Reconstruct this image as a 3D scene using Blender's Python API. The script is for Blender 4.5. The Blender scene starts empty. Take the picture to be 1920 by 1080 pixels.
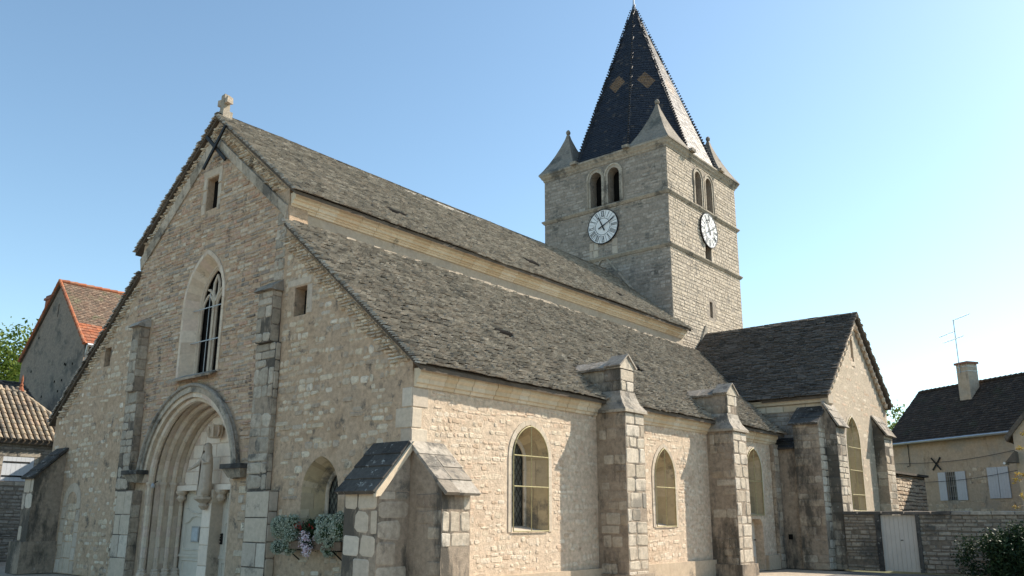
import bpy, math, random
from mathutils import Vector, Matrix
from mathutils.geometry import tessellate_polygon
random.seed(7)
R = math.radians
sc = bpy.context.scene
col = sc.collection

# ------------------------------------------------------------------ camera
CAM = Vector((20.146, -11.284, 1.65))
YAW, PITCH, ROLL, FPX = 0.6948, 0.2477, 0.0040, 1567.07
fw = Vector((-math.sin(YAW)*math.cos(PITCH), math.cos(YAW)*math.cos(PITCH), math.sin(PITCH)))
r0 = Vector((math.cos(YAW), math.sin(YAW), 0)); u0 = r0.cross(fw)
rr = r0*math.cos(ROLL) + u0*math.sin(ROLL); uu = -r0*math.sin(ROLL) + u0*math.cos(ROLL)
cam_d = bpy.data.cameras.new('camera'); cam = bpy.data.objects.new('camera', cam_d); col.objects.link(cam)
M = Matrix((rr, uu, -fw)).transposed().to_4x4(); M.translation = CAM
cam.matrix_world = M
cam_d.sensor_width = 36; cam_d.lens = FPX/1920*36; cam_d.shift_y = 33.36/1920
cam_d.clip_end = 4000; cam_d.clip_start = .1
sc.camera = cam

# ------------------------------------------------------------------ light
SUN = Vector((.102, .189, .166)).normalized()
el = math.asin(SUN.z); az = math.atan2(SUN.x, SUN.y)
w = bpy.data.worlds.new('World'); sc.world = w; w.use_nodes = True
nt = w.node_tree; bg = nt.nodes['Background']
sky = nt.nodes.new('ShaderNodeTexSky'); sky.sky_type = 'NISHITA'; sky.sun_disc = False
sky.sun_elevation = el; sky.sun_rotation = az; sky.altitude = 200; sky.air_density = 1.0; sky.dust_density = .7; sky.ozone_density = 1.0
tint = nt.nodes.new('ShaderNodeMix'); tint.data_type = 'RGBA'; tint.blend_type = 'MULTIPLY'; tint.inputs[0].default_value = 1
tint.inputs[7].default_value = (.95, 1.04, .98, 1); nt.links.new(sky.outputs[0], tint.inputs[6])
nt.links.new(tint.outputs[2], bg.inputs[0]); bg.inputs[1].default_value = .14
sd = bpy.data.lights.new('sun', 'SUN'); so = bpy.data.objects.new('sun', sd); col.objects.link(so)
sd.energy = 5.0; sd.angle = R(.5); sd.color = (1, .90, .76)
so.rotation_euler = (-SUN).to_track_quat('-Z', 'Y').to_euler()
sc.view_settings.view_transform = 'Standard'; sc.view_settings.look = 'None'; sc.view_settings.gamma = 1
sc.view_settings.exposure = .72

# ------------------------------------------------------------------ materials
def new_mat(name):
    m = bpy.data.materials.new(name); m.use_nodes = True
    t = m.node_tree; b = t.nodes['Principled BSDF']; b.inputs['Specular IOR Level'].default_value = .25
    return m, t, b
def node(t, kind, **kw):
    n = t.nodes.new(kind)
    for k, v in kw.items():
        if hasattr(n, k): setattr(n, k, v)
        else: n.inputs[k].default_value = v
    return n
def ramp(t, fac, stops, interp='LINEAR'):
    n = t.nodes.new('ShaderNodeValToRGB'); n.color_ramp.interpolation = interp
    e = n.color_ramp.elements
    while len(e) < len(stops): e.new(.5)
    for i, (p, c) in enumerate(stops):
        e[i].position = p; e[i].color = (*c, 1) if len(c) == 3 else c
    t.links.new(fac, n.inputs[0]); return n.outputs[0]
def noise(t, scale, detail=4, rough=.6, vec=None, dist=0):
    n = node(t, 'ShaderNodeTexNoise'); n.inputs['Scale'].default_value = scale
    n.inputs['Detail'].default_value = detail; n.inputs['Roughness'].default_value = rough; n.inputs['Distortion'].default_value = dist
    if vec is None:
        tc = node(t, 'ShaderNodeTexCoord'); vec = tc.outputs['Object']
    t.links.new(vec, n.inputs['Vector']); return n.outputs[0]
def mix(t, fac, a, b, mode='MIX'):
    n = t.nodes.new('ShaderNodeMix'); n.data_type = 'RGBA'; n.blend_type = mode
    for inp, v in ((n.inputs[0], fac), (n.inputs[6], a), (n.inputs[7], b)):
        if isinstance(v, (int, float)): inp.default_value = v
        elif isinstance(v, tuple): inp.default_value = (*v, 1)
        else: t.links.new(v, inp)
    return n.outputs[2]
def mapped(t, sx, sy, sz):
    tc = node(t, 'ShaderNodeTexCoord'); mp = node(t, 'ShaderNodeMapping'); mp.inputs['Scale'].default_value = (sx, sy, sz)
    t.links.new(tc.outputs['Object'], mp.inputs[0]); return mp.outputs[0]
def bump(t, b, h, strength=.4, dist=.02):
    n = node(t, 'ShaderNodeBump'); n.inputs['Strength'].default_value = strength; n.inputs['Distance'].default_value = dist
    t.links.new(h, n.inputs['Height']); t.links.new(n.outputs[0], b.inputs['Normal'])
def stone_mat(name, palette, stain=(.10, .095, .085), amount=.5, island=True, bs=.5, streak=0, fine=.25, rough=.92, patch=None, pamt=.5, lichen=0, ss=.9):
    """stone whose colour varies per block, mottled, with weather stains"""
    m, t, b = new_mat(name)
    if island:
        g = node(t, 'ShaderNodeNewGeometry'); f = g.outputs['Random Per Island']
    else:
        f = noise(t, 1.3, 3)
    wf = (1.03,.995,.95) if ('roof' in name or 'tile' in name) else ((1.06,1.03,.99) if name in ('gable_stone','aisle_stone','gable_mortar','aisle_render') else (1.02,.98,.95))
    palette = [tuple(min(1, a*b_) for a, b_ in zip(p, wf)) for p in palette]
    k = len(palette)
    c = ramp(t, f, [(i/(k-1) if island else .3+.4*i/(k-1), p) for i, p in enumerate(palette)])
    if patch:
        pf = ramp(t, noise(t, .55, 4, .6), [(pamt-.06, (0, 0, 0)), (pamt+.08, (1, 1, 1))])
        c = mix(t, pf, c, patch)
    n1 = ramp(t, noise(t, 9, 6, .7), [(.25, (1-fine*1.6,)*3), (.75, (1+fine,)*3)])
    c = mix(t, 1.0, c, n1, 'MULTIPLY')
    if amount > 0:
        vec = mapped(t, 1, 1, .35 if streak else 1)
        s = ramp(t, noise(t, ss, 9, .72, vec), [(.63-.25*amount, (0, 0, 0)), (.73-.27*amount, (1, 1, 1))])
        s2 = mix(t, 1.0, s, (.85, .85, .85), 'MULTIPLY')
        c = mix(t, s2, c, stain)
    if lichen > 0:
        l = ramp(t, noise(t, 5.5, 4, .8), [(.60, (0, 0, 0)), (.66, (lichen,)*3)])
        c = mix(t, l, c, (.42, .41, .37))
    t.links.new(c, b.inputs['Base Color']); b.inputs['Roughness'].default_value = rough
    bump(t, b, noise(t, 28, 6, .75), bs, .03)
    return m
def flat(name, c, rough=.6, metal=0, var=.12, spec=.3, bs=0, sc_=6):
    m, t, b = new_mat(name)
    n1 = ramp(t, noise(t, sc_, 5, .65), [(.25, tuple(x*(1-var*1.5) for x in c)), (.75, tuple(min(1, x*(1+var)) for x in c))])
    t.links.new(n1, b.inputs['Base Color']); b.inputs['Roughness'].default_value = rough; b.inputs['Metallic'].default_value = metal
    b.inputs['Specular IOR Level'].default_value = spec
    if bs: bump(t, b, noise(t, sc_*5, 5), bs, .02)
    return m
MT = {}
MT['gable'] = stone_mat('gable_stone', [(.42,.29,.21),(.52,.41,.31),(.58,.50,.40),(.46,.31,.23),(.62,.55,.45),(.36,.30,.25),(.54,.37,.28),(.40,.36,.31),(.30,.25,.21)], amount=.34, streak=1, ss=2.2, bs=.9, lichen=.5)
MT['gable_m'] = stone_mat('gable_mortar', [(.36,.23,.16),(.42,.30,.22),(.30,.24,.19)], island=False, amount=.25, bs=.8)
MT['aisle'] = stone_mat('aisle_stone', [(.56,.47,.35),(.66,.58,.46),(.46,.37,.28),(.70,.63,.51),(.52,.41,.30),(.42,.35,.28),(.74,.68,.58)], amount=.28, ss=2.4, bs=.9, lichen=.3)
MT['aisle_m'] = stone_mat('aisle_render', [(.42,.31,.215),(.52,.395,.285),(.45,.35,.26)], island=False, amount=.30, ss=2.4, bs=1.0)
MT['flank'] = stone_mat('flank_stone', [(.62,.53,.41),(.68,.60,.48),(.64,.52,.40),(.71,.64,.53),(.54,.42,.31),(.65,.51,.39)], amount=.06, bs=1.0)
MT['flank_m'] = stone_mat('flank_mortar', [(.55,.44,.33),(.64,.53,.41),(.58,.47,.36)], island=False, amount=.08, bs=1.0)
MT['tower'] = stone_mat('tower_stone', [(.33,.295,.25),(.40,.365,.32),(.28,.255,.22),(.46,.42,.37),(.36,.315,.265),(.25,.23,.20)], stain=(.12,.115,.10), amount=.38, ss=1.6, bs=.7, lichen=.35)  # greyer, darker copy for the west face: its shade is in the colour
MT['tower_lit'] = stone_mat('tower_south_stone', [(.46,.40,.32),(.54,.48,.39),(.43,.38,.31),(.58,.52,.43),(.49,.43,.34)], stain=(.22,.20,.17), amount=.22, bs=.6, lichen=.3)  # lighter copy for the south face: sunlight put into the colour
MT['pinn'] = stone_mat('pinnacle_stone', [(.22,.20,.17),(.30,.27,.23)], island=False, stain=(.10,.10,.09), amount=.4, bs=.7, lichen=.5)
MT['tower_m'] = stone_mat('tower_mortar', [(.27,.24,.20),(.33,.295,.25),(.25,.225,.19)], island=False, amount=.3, bs=.8)
MT['ashlar'] = stone_mat('dressed_stone', [(.47,.41,.33),(.55,.49,.40),(.50,.43,.34),(.58,.53,.45),(.44,.38,.31)], amount=.15, bs=.35, fine=.14)
MT['ashlar_d'] = stone_mat('weathered_dressed_stone', [(.36,.32,.26),(.46,.42,.35),(.30,.27,.22),(.52,.47,.39),(.40,.34,.27)], amount=.45, bs=.6, lichen=.5)
MT['butt'] = stone_mat('buttress_stone', [(.34,.28,.21),(.44,.38,.30),(.28,.23,.18),(.50,.45,.37),(.38,.31,.23)], stain=(.07,.065,.055), amount=.58, streak=1, bs=.6, lichen=.5)  # darker copy for shaded sides: shade in the palette, black lichen stains real
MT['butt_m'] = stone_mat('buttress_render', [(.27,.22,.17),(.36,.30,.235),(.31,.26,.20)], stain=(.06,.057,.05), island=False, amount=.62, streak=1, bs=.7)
MT['butt_lit'] = stone_mat('buttress_face_stone', [(.50,.45,.36),(.58,.52,.43),(.42,.36,.28),(.62,.57,.49),(.46,.40,.31)], stain=(.20,.18,.15), amount=.45, bs=.6, lichen=.5)  # lighter copy for sunward faces: sunlight put into the palette
MT['cream'] = stone_mat('cream_cornice_stone', [(.58,.50,.37),(.64,.57,.44),(.54,.44,.30),(.66,.61,.50),(.58,.47,.33)], amount=.12, bs=.3, fine=.12)
MT['portal'] = stone_mat('portal_stone', [(.57,.48,.37),(.64,.56,.45),(.52,.43,.34),(.67,.60,.50),(.60,.49,.41)], amount=.16, bs=.3, fine=.14)
MT['white_ashlar'] = stone_mat('pale_tympanum_stone', [(.76,.67,.57),(.80,.72,.62),(.72,.63,.53)], amount=.05, bs=.2, fine=.08)
MT['plaster'] = stone_mat('grey_plaster', [(.38,.33,.26),(.43,.38,.31),(.36,.32,.27)], island=False, amount=.15, bs=.4, fine=.12)
MT['gable_plaster'] = stone_mat('beige_gable_plaster', [(.46,.39,.30),(.53,.46,.36),(.49,.42,.34)], island=False, amount=.15, streak=1, bs=.9, fine=.16)
MT['plinth'] = stone_mat('plinth_render', [(.42,.34,.25),(.48,.40,.30),(.38,.31,.24)], island=False, amount=.2, bs=.4, fine=.12)
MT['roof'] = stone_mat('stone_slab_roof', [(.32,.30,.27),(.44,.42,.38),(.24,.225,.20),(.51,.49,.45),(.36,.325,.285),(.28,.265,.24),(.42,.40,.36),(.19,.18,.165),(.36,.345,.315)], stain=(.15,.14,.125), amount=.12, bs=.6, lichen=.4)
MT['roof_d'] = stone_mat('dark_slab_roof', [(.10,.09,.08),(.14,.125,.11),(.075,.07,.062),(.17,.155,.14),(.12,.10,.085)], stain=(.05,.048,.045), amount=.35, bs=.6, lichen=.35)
MT['roof_u'] = stone_mat('roof_underside', [(.09,.075,.06),(.13,.11,.09)], island=False, amount=.3)
MT['cap_dark'] = stone_mat('blackened_cap_stone', [(.07,.068,.065),(.10,.097,.09),(.055,.053,.05)], stain=(.03,.03,.03), amount=.45, bs=.7, lichen=.8)
MT['cap_grey'] = stone_mat('grey_lichen_cap_stone', [(.32,.29,.25),(.42,.39,.34),(.27,.24,.20)], stain=(.10,.095,.085), amount=.5, ss=2.0, bs=.7, lichen=.7)
MT['grey_render'] = stone_mat('grey_house_render', [(.22,.19,.16),(.28,.24,.20),(.20,.18,.155)], island=False, amount=.4, bs=.8)
MT['house_stone'] = stone_mat('house_stone', [(.30,.28,.24),(.38,.35,.30),(.25,.23,.20),(.42,.39,.34)], amount=.3, bs=.7)
MT['house_m'] = stone_mat('house_mortar', [(.20,.18,.15),(.26,.23,.19)], island=False, amount=.3, bs=.7)
MT['house_c'] = stone_mat('ochre_house_render', [(.42,.34,.25),(.50,.42,.32),(.46,.38,.29)], island=False, amount=.28, streak=1, bs=.5, fine=.14, patch=(.40,.36,.30), pamt=.55)
MT['yard'] = stone_mat('yard_wall_stone', [(.30,.27,.22),(.38,.34,.28),(.24,.21,.175),(.44,.40,.33)], amount=.42, bs=.7, lichen=.3)
MT['yard_m'] = stone_mat('yard_wall_mortar', [(.17,.145,.115),(.23,.20,.16)], island=False, amount=.4, bs=.7)
MT['tile_red'] = stone_mat('red_clay_tile', [(.33,.11,.06),(.42,.16,.08),(.26,.10,.06),(.38,.19,.12)], amount=.1, bs=.3)
MT['tile_brown'] = stone_mat('mossy_brown_tile', [(.16,.11,.085),(.22,.155,.115),(.13,.10,.08),(.27,.20,.15)], stain=(.16,.15,.09), amount=.35, bs=.5, lichen=.3)
MT['tile_beige'] = stone_mat('beige_roman_tile', [(.34,.28,.20),(.42,.35,.26),(.28,.23,.17),(.38,.29,.21),(.28,.25,.20)], amount=.4, bs=.4, lichen=.2)
MT['brick'] = stone_mat('dark_red_brick', [(.24,.11,.08),(.30,.14,.10),(.18,.09,.07)], amount=.35, bs=.5)
MT['dark'] = flat('dark_interior', (.012,.011,.010), .95, var=.2, spec=.05)
MT['iron'] = flat('black_iron', (.02,.019,.018), .6, .3)
MT['grille'] = flat('yellowed_grille_metal', (.42,.37,.20), .6, .1, var=.25, sc_=20)
MT['steel'] = flat('grey_steel', (.40,.41,.42), .45, .6)
MT['zinc'] = flat('zinc', (.45,.47,.49), .4, .8)
MT['white'] = flat('white_enamel', (.80,.79,.77), .45, var=.03)
MT['black'] = flat('black_enamel', (.018,.018,.02), .5)
MT['door'] = flat('white_painted_door', (.64,.58,.49), .6, var=.07)
MT['shutter'] = flat('pale_painted_shutter', (.55,.57,.60), .6, var=.06)
MT['gate'] = flat('white_gate_paint', (.56,.51,.45), .65, var=.08, sc_=2.5)
MT['statue'] = stone_mat('statue_stone', [(.44,.37,.30),(.50,.43,.35),(.40,.34,.28)], island=False, amount=.12, bs=.25, fine=.1)
MT['asphalt'] = flat('street_asphalt', (.16,.15,.135), .9, var=.3, bs=.6, sc_=3)
MT['gravel'] = flat('pale_gravel_square', (.42,.35,.27), .95, var=.25, bs=.8, sc_=4)
MT['earth'] = flat('grassy_ground', (.11,.12,.06), .95, var=.4, bs=.6, sc_=1)
MT['wood'] = flat('brown_wood', (.16,.11,.075), .8, var=.3, sc_=12)
MT['plaster_white'] = flat('white_wall_paint', (.62,.61,.60), .8, var=.08)
MT['cable'] = flat('cable_rubber', (.03,.03,.03), .7)
MT['reveal'] = stone_mat('window_reveal_stone', [(.40,.33,.21),(.50,.42,.28),(.34,.28,.18),(.54,.46,.33),(.44,.36,.22)], amount=.25, bs=.2, fine=.1)  # yellow stone darkened: the reveal's shade is put into the colour
MT['notice'] = flat('notice_paper', (.50,.55,.58), .25, var=.15, spec=.6)
MT['tile_brown_dark'] = stone_mat('dark_brown_tile', [(.045,.035,.03),(.065,.05,.04),(.035,.03,.026),(.085,.065,.05)], stain=(.05,.05,.03), amount=.3, bs=.5, lichen=.2)
def glass_mat():
    m, t, b = new_mat('leaded_glass')
    vec = mapped(t, 1, 1, 1)
    v = node(t, 'ShaderNodeTexVoronoi'); v.inputs['Scale'].default_value = 7; t.links.new(vec, v.inputs['Vector'])
    c = ramp(t, v.outputs['Color'], [(.2, (.05,.052,.045)), (.8, (.12,.12,.10))])
    t.links.new(c, b.inputs['Base Color']); b.inputs['Roughness'].default_value = .3; b.inputs['Specular IOR Level'].default_value = .5
    bump(t, b, noise(t, 6, 2), .3, .03)
    return m
MT['glass'] = glass_mat()
def spire_mat():
    m, t, b = new_mat('glazed_black_tile')
    g = node(t, 'ShaderNodeNewGeometry')
    c = ramp(t, g.outputs['Random Per Island'], [(0, (.006,.007,.011)), (.5, (.016,.017,.022)), (.8, (.010,.011,.015)), (.93, (.030,.030,.034)), (1, (.07,.055,.045))])
    uv = node(t, 'ShaderNodeUVMap'); uv.uv_map = 'face'
    sp = node(t, 'ShaderNodeSeparateXYZ'); t.links.new(uv.outputs[0], sp.inputs[0])
    def mth(op, a, bb):
        n = node(t, 'ShaderNodeMath', operation=op)
        for i, v in enumerate((a, bb)):
            if v is None: continue
            if isinstance(v, (int, float)): n.inputs[i].default_value = v
            else: t.links.new(v, n.inputs[i])
        return n.outputs[0]
    a = mth('DIVIDE', mth('ABSOLUTE', sp.outputs[0], None), .46)
    d = mth('DIVIDE', mth('ABSOLUTE', mth('SUBTRACT', sp.outputs[1], 4.75), None), .60)
    msk = mth('LESS_THAN', mth('ADD', a, d), 1.0)
    oc = ramp(t, g.outputs['Random Per Island'], [(0, (.13,.075,.035)), (1, (.20,.12,.06))])
    c = mix(t, msk, c, oc)
    t.links.new(c, b.inputs['Base Color']); b.inputs['Specular IOR Level'].default_value = .42
    rg = ramp(t, g.outputs['Random Per Island'], [(0, (.38,)*3), (1, (.62,)*3)])
    t.links.new(rg, b.inputs['Roughness'])
    bump(t, b, noise(t, 14, 3), .35, .02)
    return m
MT['spire'] = spire_mat()
def leaf_mat(name, stops, trans=.25):
    m, t, b = new_mat(name)
    g = node(t, 'ShaderNodeNewGeometry')
    c = ramp(t, g.outputs['Random Per Island'], stops)
    t.links.new(c, b.inputs['Base Color']); b.inputs['Roughness'].default_value = .6
    tr = node(t, 'ShaderNodeBsdfTranslucent'); t.links.new(c, tr.inputs[0])
    mx = node(t, 'ShaderNodeMixShader'); mx.inputs[0].default_value = trans
    out = t.nodes['Material Output']
    t.links.new(b.outputs[0], mx.inputs[1]); t.links.new(tr.outputs[0], mx.inputs[2]); t.links.new(mx.outputs[0], out.inputs[0])
    return m
MT['leaf'] = leaf_mat('green_leaf', [(0,(.07,.12,.018)),(.5,(.12,.18,.03)),(1,(.20,.24,.045))], .4)
MT['leaf_dark'] = leaf_mat('dark_green_leaf', [(0,(.012,.028,.012)),(.6,(.025,.05,.02)),(1,(.05,.08,.03))], .15)
MT['leaf_gold'] = leaf_mat('golden_leaf', [(0,(.35,.24,.05)),(.5,(.25,.20,.05)),(1,(.20,.11,.03))], .4)
MT['leaf_silver'] = leaf_mat('silver_green_leaf', [(0,(.20,.25,.18)),(.6,(.34,.39,.30)),(1,(.52,.56,.47))], .1)
MT['petal_white'] = leaf_mat('white_pink_petal', [(0,(.75,.62,.68)),(.6,(.85,.80,.82)),(1,(.70,.45,.55))], .2)
MT['petal_red'] = leaf_mat('red_petal', [(0,(.30,.015,.02)),(1,(.45,.04,.04))], .2)
MT['petal_pink'] = leaf_mat('pink_petal', [(0,(.75,.30,.28)),(1,(.80,.45,.42))], .2)
MT['bark'] = flat('bark', (.09,.07,.05), .95, var=.3, bs=.8)

# ------------------------------------------------------------------ mesh helpers
class MB:
    def __init__(s): s.v = []; s.f = []; s.m = []; s.mats = []; s.uv = None
    def mi(s, mat):
        if mat not in s.mats: s.mats.append(mat)
        return s.mats.index(mat)
    def add(s, vs, fs, mat):
        o = len(s.v); k = s.mi(mat)
        s.v.extend([tuple(x) for x in vs])
        for f in fs: s.f.append(tuple(o+i for i in f)); s.m.append(k)
    def hexa(s, p, mat):      # p: 8 points, bottom 4 ccw then top 4
        s.add(p, [(3,2,1,0),(4,5,6,7),(0,1,5,4),(1,2,6,5),(2,3,7,6),(3,0,4,7)], mat)
    def box(s, x0, x1, y0, y1, z0, z1, mat):
        s.hexa([(x0,y0,z0),(x1,y0,z0),(x1,y1,z0),(x0,y1,z0),(x0,y0,z1),(x1,y0,z1),(x1,y1,z1),(x0,y1,z1)], mat)
    def prism(s, pts, ext, mat):   # planar polygon pts extruded by vector ext
        n = len(pts); p = [Vector(q) for q in pts]; e = Vector(ext)
        tris = tessellate_polygon([p])
        vs = p+[q+e for q in p]
        nrm = Vector((0,0,0))
        for i in range(n): nrm += p[i].cross(p[(i+1) % n])
        flip = nrm.dot(e) > 0
        fs = []
        for t in tris:
            a, b, c = t
            g = (p[b]-p[a]).cross(p[c]-p[a])
            if g.dot(e) > 0: a, c = c, a
            fs.append((a, b, c)); fs.append((c+n, b+n, a+n))
        for i in range(n):
            j = (i+1) % n
            fs.append((i, j, j+n, i+n) if flip else (j, i, i+n, j+n))
        s.add(vs, fs, mat)
    def tube(s, pts, r, mat, n=8, cap=True, closed=False):
        pts = [Vector(p) for p in pts]; rs = r if isinstance(r, (list, tuple)) else [r]*len(pts)
        vs = []; prev = None
        for i, p in enumerate(pts):
            a = pts[i-1] if (i > 0 or closed) else p; b = pts[(i+1) % len(pts)] if (i < len(pts)-1 or closed) else p
            d = (b-a).normalized() if (b-a).length > 1e-9 else Vector((0,0,1))
            ref = prev if prev is not None else (Vector((0,0,1)) if abs(d.z) < .9 else Vector((1,0,0)))
            x = (ref - d*ref.dot(d)); x = x.normalized() if x.length > 1e-6 else d.orthogonal().normalized()
            y = d.cross(x); prev = x
            for k in range(n):
                t = 2*math.pi*k/n; vs.append(p + (x*math.cos(t)+y*math.sin(t))*rs[i])
        fs = []
        L = len(pts)
        for i in range(L if closed else L-1):
            j = (i+1) % L
            for k in range(n): fs.append((i*n+k, i*n+(k+1) % n, j*n+(k+1) % n, j*n+k))
        if cap and not closed:
            fs.append(tuple(reversed(range(n)))); fs.append(tuple((L-1)*n+k for k in range(n)))
        s.add(vs, fs, mat)
    def lathe(s, c, prof, mat, n=16, sx=1, sy=1):
        vs = []
        for r, z in prof:
            for k in range(n):
                t = 2*math.pi*k/n; vs.append((c[0]+r*sx*math.cos(t), c[1]+r*sy*math.sin(t), c[2]+z))
        fs = []
        for i in range(len(prof)-1):
            for k in range(n): fs.append((i*n+k, i*n+(k+1) % n, (i+1)*n+(k+1) % n, (i+1)*n+k))
        fs.append(tuple(reversed(range(n)))); fs.append(tuple((len(prof)-1)*n+k for k in range(n)))
        s.add(vs, fs, mat)
    def blob(s, c, r, mat, n=8, jit=.15):
        prof = []; m_ = max(4, n//2)
        vs = []
        for i in range(m_+1):
            ph = math.pi*i/m_
            for k in range(n):
                t = 2*math.pi*k/n; q = 1+random.uniform(-jit, jit)
                vs.append((c[0]+r[0]*q*math.sin(ph)*math.cos(t), c[1]+r[1]*q*math.sin(ph)*math.sin(t), c[2]-r[2]*math.cos(ph)))
        fs = []
        for i in range(m_):
            for k in range(n): fs.append((i*n+k, i*n+(k+1) % n, (i+1)*n+(k+1) % n, (i+1)*n+k))
        s.add(vs, fs, mat)
    def build(s, name, parent=None, smooth=False):
        me = bpy.data.meshes.new(name)
        off = Vector((0, 0, 0)); q = parent
        while q is not None: off += q.location; q = q.parent
        vs = s.v if off.length == 0 else [(a-off.x, b-off.y, c-off.z) for a, b, c in s.v]
        me.from_pydata(vs, [], s.f)
        for k in s.mats: me.materials.append(MT[k])
        me.polygons.foreach_set('material_index', s.m)
        if smooth: me.polygons.foreach_set('use_smooth', [True]*len(s.f))
        if s.uv:
            uvl = me.uv_layers.new(name='face')
            for li, vi in enumerate([v for f in s.f for v in f]): uvl.data[li].uv = s.uv[vi]
        me.update()
        o = bpy.data.objects.new(name, me); col.objects.link(o)
        if parent: o.parent = parent
        return o
def tag(o, label=None, cat=None, group=None, kind=None):
    if label: o['label'] = label
    if cat: o['category'] = cat
    if group: o['group'] = group
    if kind: o['kind'] = kind
    return o
def thing(name, loc, label, cat, group=None):
    o = bpy.data.objects.new(name, None); o.location = loc; o.empty_display_size = .3; col.objects.link(o)
    return tag(o, label, cat, group)
class Fr:                      # wall frame: u along, v up, w outward
    def __init__(s, o, u, n, v=(0,0,1)): s.o = Vector(o); s.u = Vector(u).normalized(); s.n = Vector(n).normalized(); s.w = Vector(v).normalized()
    def __call__(s, u, v, w=0): return s.o+s.u*u+s.w*v+s.n*w
FAC = Fr((0,0,0), (1,0,0), (0,-1,0))
FLK = Fr((8.2,0,0), (0,1,0), (1,0,0))
def inpoly(u, v, poly):
    c = False; n = len(poly); j = n-1
    for i in range(n):
        a, b = poly[i]; p, q = poly[j]
        if (b > v) != (q > v) and u < (p-a)*(v-b)/(q-b)+a: c = not c
        j = i
    return c
def panel(mb, fr, outline, holes, mat, depth=.5, w=0, back=True):
    """wall slab with openings: front face, reveals and outer edges"""
    loops = [[Vector((a, b, 0)) for a, b in outline]]+[[Vector((a, b, 0)) for a, b in h] for h in holes]
    tris = tessellate_polygon(loops)
    flatp = [p for l in loops for p in l]; n = len(flatp)
    vs = [fr(p.x, p.y, w) for p in flatp]+[fr(p.x, p.y, w-depth) for p in flatp]
    fs = []
    for t in tris:
        a, b, c = t
        g = (vs[b]-vs[a]).cross(vs[c]-vs[a])
        if g.dot(fr.n) < 0: a, c = c, a
        fs.append((a, b, c))
        if back: fs.append((c+n, b+n, a+n))
    o = 0
    for l in loops:
        m = len(l)
        for i in range(m):
            j = (i+1) % m; fs.append((o+i, o+j, o+j+n, o+i+n))
        o += m
    mb.add(vs, fs, mat)
def stones(mb, fr, outline, excl, mat, rh=(.08,.16), rl=(.15,.4), cover=1.0, prot=(.01,.03), w=0, wave=.02, gap=.012, rnd=.5, cl=None, n8=True, big=0, vstart=None):
    us = [p[0] for p in outline]; vs_ = [p[1] for p in outline]
    u0, u1, v0, v1 = min(us), max(us), min(vs_), max(vs_)
    ph = random.uniform(0, 9)
    v = v0 if vstart is None else vstart
    while v < v1:
        h = random.uniform(*rh)
        u = u0-random.uniform(0, rl[1])
        k1 = random.uniform(.6, 1.6)
        while u < u1:
            l = random.uniform(*rl)
            if random.random() < .15: l *= 1.5
            uc = u+l/2; hh = h*random.uniform(.8, 1.0)
            dv = wave*math.sin(uc*k1+ph)+wave*.6*math.sin(uc*2.7*k1+v*3)
            cv = cover if cl is None else cl(uc, v)
            if random.random() < cv:
                a0, a1, b0, b1 = u+gap/2, u+l-gap/2, v+dv+gap/2, v+dv+hh-gap/2
                # clip to straight outline edges by testing the four corners
                ok = all(inpoly(x, y, outline) for x, y in ((a0, b0), (a1, b0), (a0, b1), (a1, b1)))
                if not ok:
                    a0 = max(a0, u0+.002); a1 = min(a1, u1-.002); b0 = max(b0, v0+.002); b1 = min(b1, v1-.002)
                    ok = a1-a0 > .05 and b1-b0 > .03 and all(inpoly(x, y, outline) for x, y in ((a0, b0), (a1, b0), (a0, b1), (a1, b1)))
                if ok:
                    for e in excl:
                        if any(inpoly(x, y, e) for x, y in ((a0, b0), (a1, b0), (a0, b1), (a1, b1), (uc, (b0+b1)/2), ((a0+a1)/2, b0), ((a0+a1)/2, b1))): ok = False; break
                if ok: stone(mb, fr, a0, a1, b0, b1, mat, random.uniform(*prot), w, rnd)
            u += l
        v += h
def stone(mb, fr, a0, a1, b0, b1, mat, p, w=0, rnd=.5):
    L = a1-a0; H = b1-b0; j = min(L, H)
    c = j*.28*rnd
    q = lambda s: random.uniform(-s, s)
    pts = [(a0+c,b0),(a1-c,b0),(a1,b0+c),(a1,b1-c),(a1-c,b1),(a0+c,b1),(a0,b1-c),(a0,b0+c)]
    s_ = j*.10*rnd
    pts = [(x+q(s_), y+q(s_)) for x, y in pts]
    mx = (a0+a1)/2; my = (b0+b1)/2
    ins = min(.012+.1*j*rnd, .25*j)
    fx = max(.3, 1-2*ins/L); fy = max(.3, 1-2*ins/H)
    tx, ty = q(.35*p), q(.35*p)
    vs = [fr(x, y, w-.006) for x, y in pts]
    vs += [fr(mx+(x-mx)*fx, my+(y-my)*fy, w+p+tx*(x-mx)/L*2+ty*(y-my)/H*2+q(.1*p)) for x, y in pts]
    ccw = (vs[1]-vs[0]).cross(vs[3]-vs[0]).dot(fr.n) > 0
    fs = [(i, (i+1) % 8, (i+1) % 8+8, i+8) for i in range(8)]+[tuple(range(8, 16))]
    if not ccw: fs = [tuple(reversed(f)) for f in fs]
    mb.add(vs, fs, mat)
def blocks(mb, fr, a0, a1, b0, b1, mat, bh=(.28,.42), bl=(.3,.6), p=.012, w=0, gap=.012, rnd=.12, skip=0):
    """dressed blocks filling a rectangle"""
    v = b0
    while v < b1-.02:
        h = random.uniform(*bh)
        if b1-v-h < bh[0]*.6: h = b1-v
        u = a0; first = True
        while u < a1-.01:
            l = random.uniform(*bl)
            if first: l *= random.uniform(.5, 1); first = False
            if a1-u-l < bl[0]*.6: l = a1-u
            if random.random() >= skip: stone(mb, fr, u+gap/2, u+l-gap/2, v+gap/2, v+h-gap/2, mat, p*random.uniform(.5, 1.5), w, rnd*random.uniform(.5,1.5))
            u += l
        v += h
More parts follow.
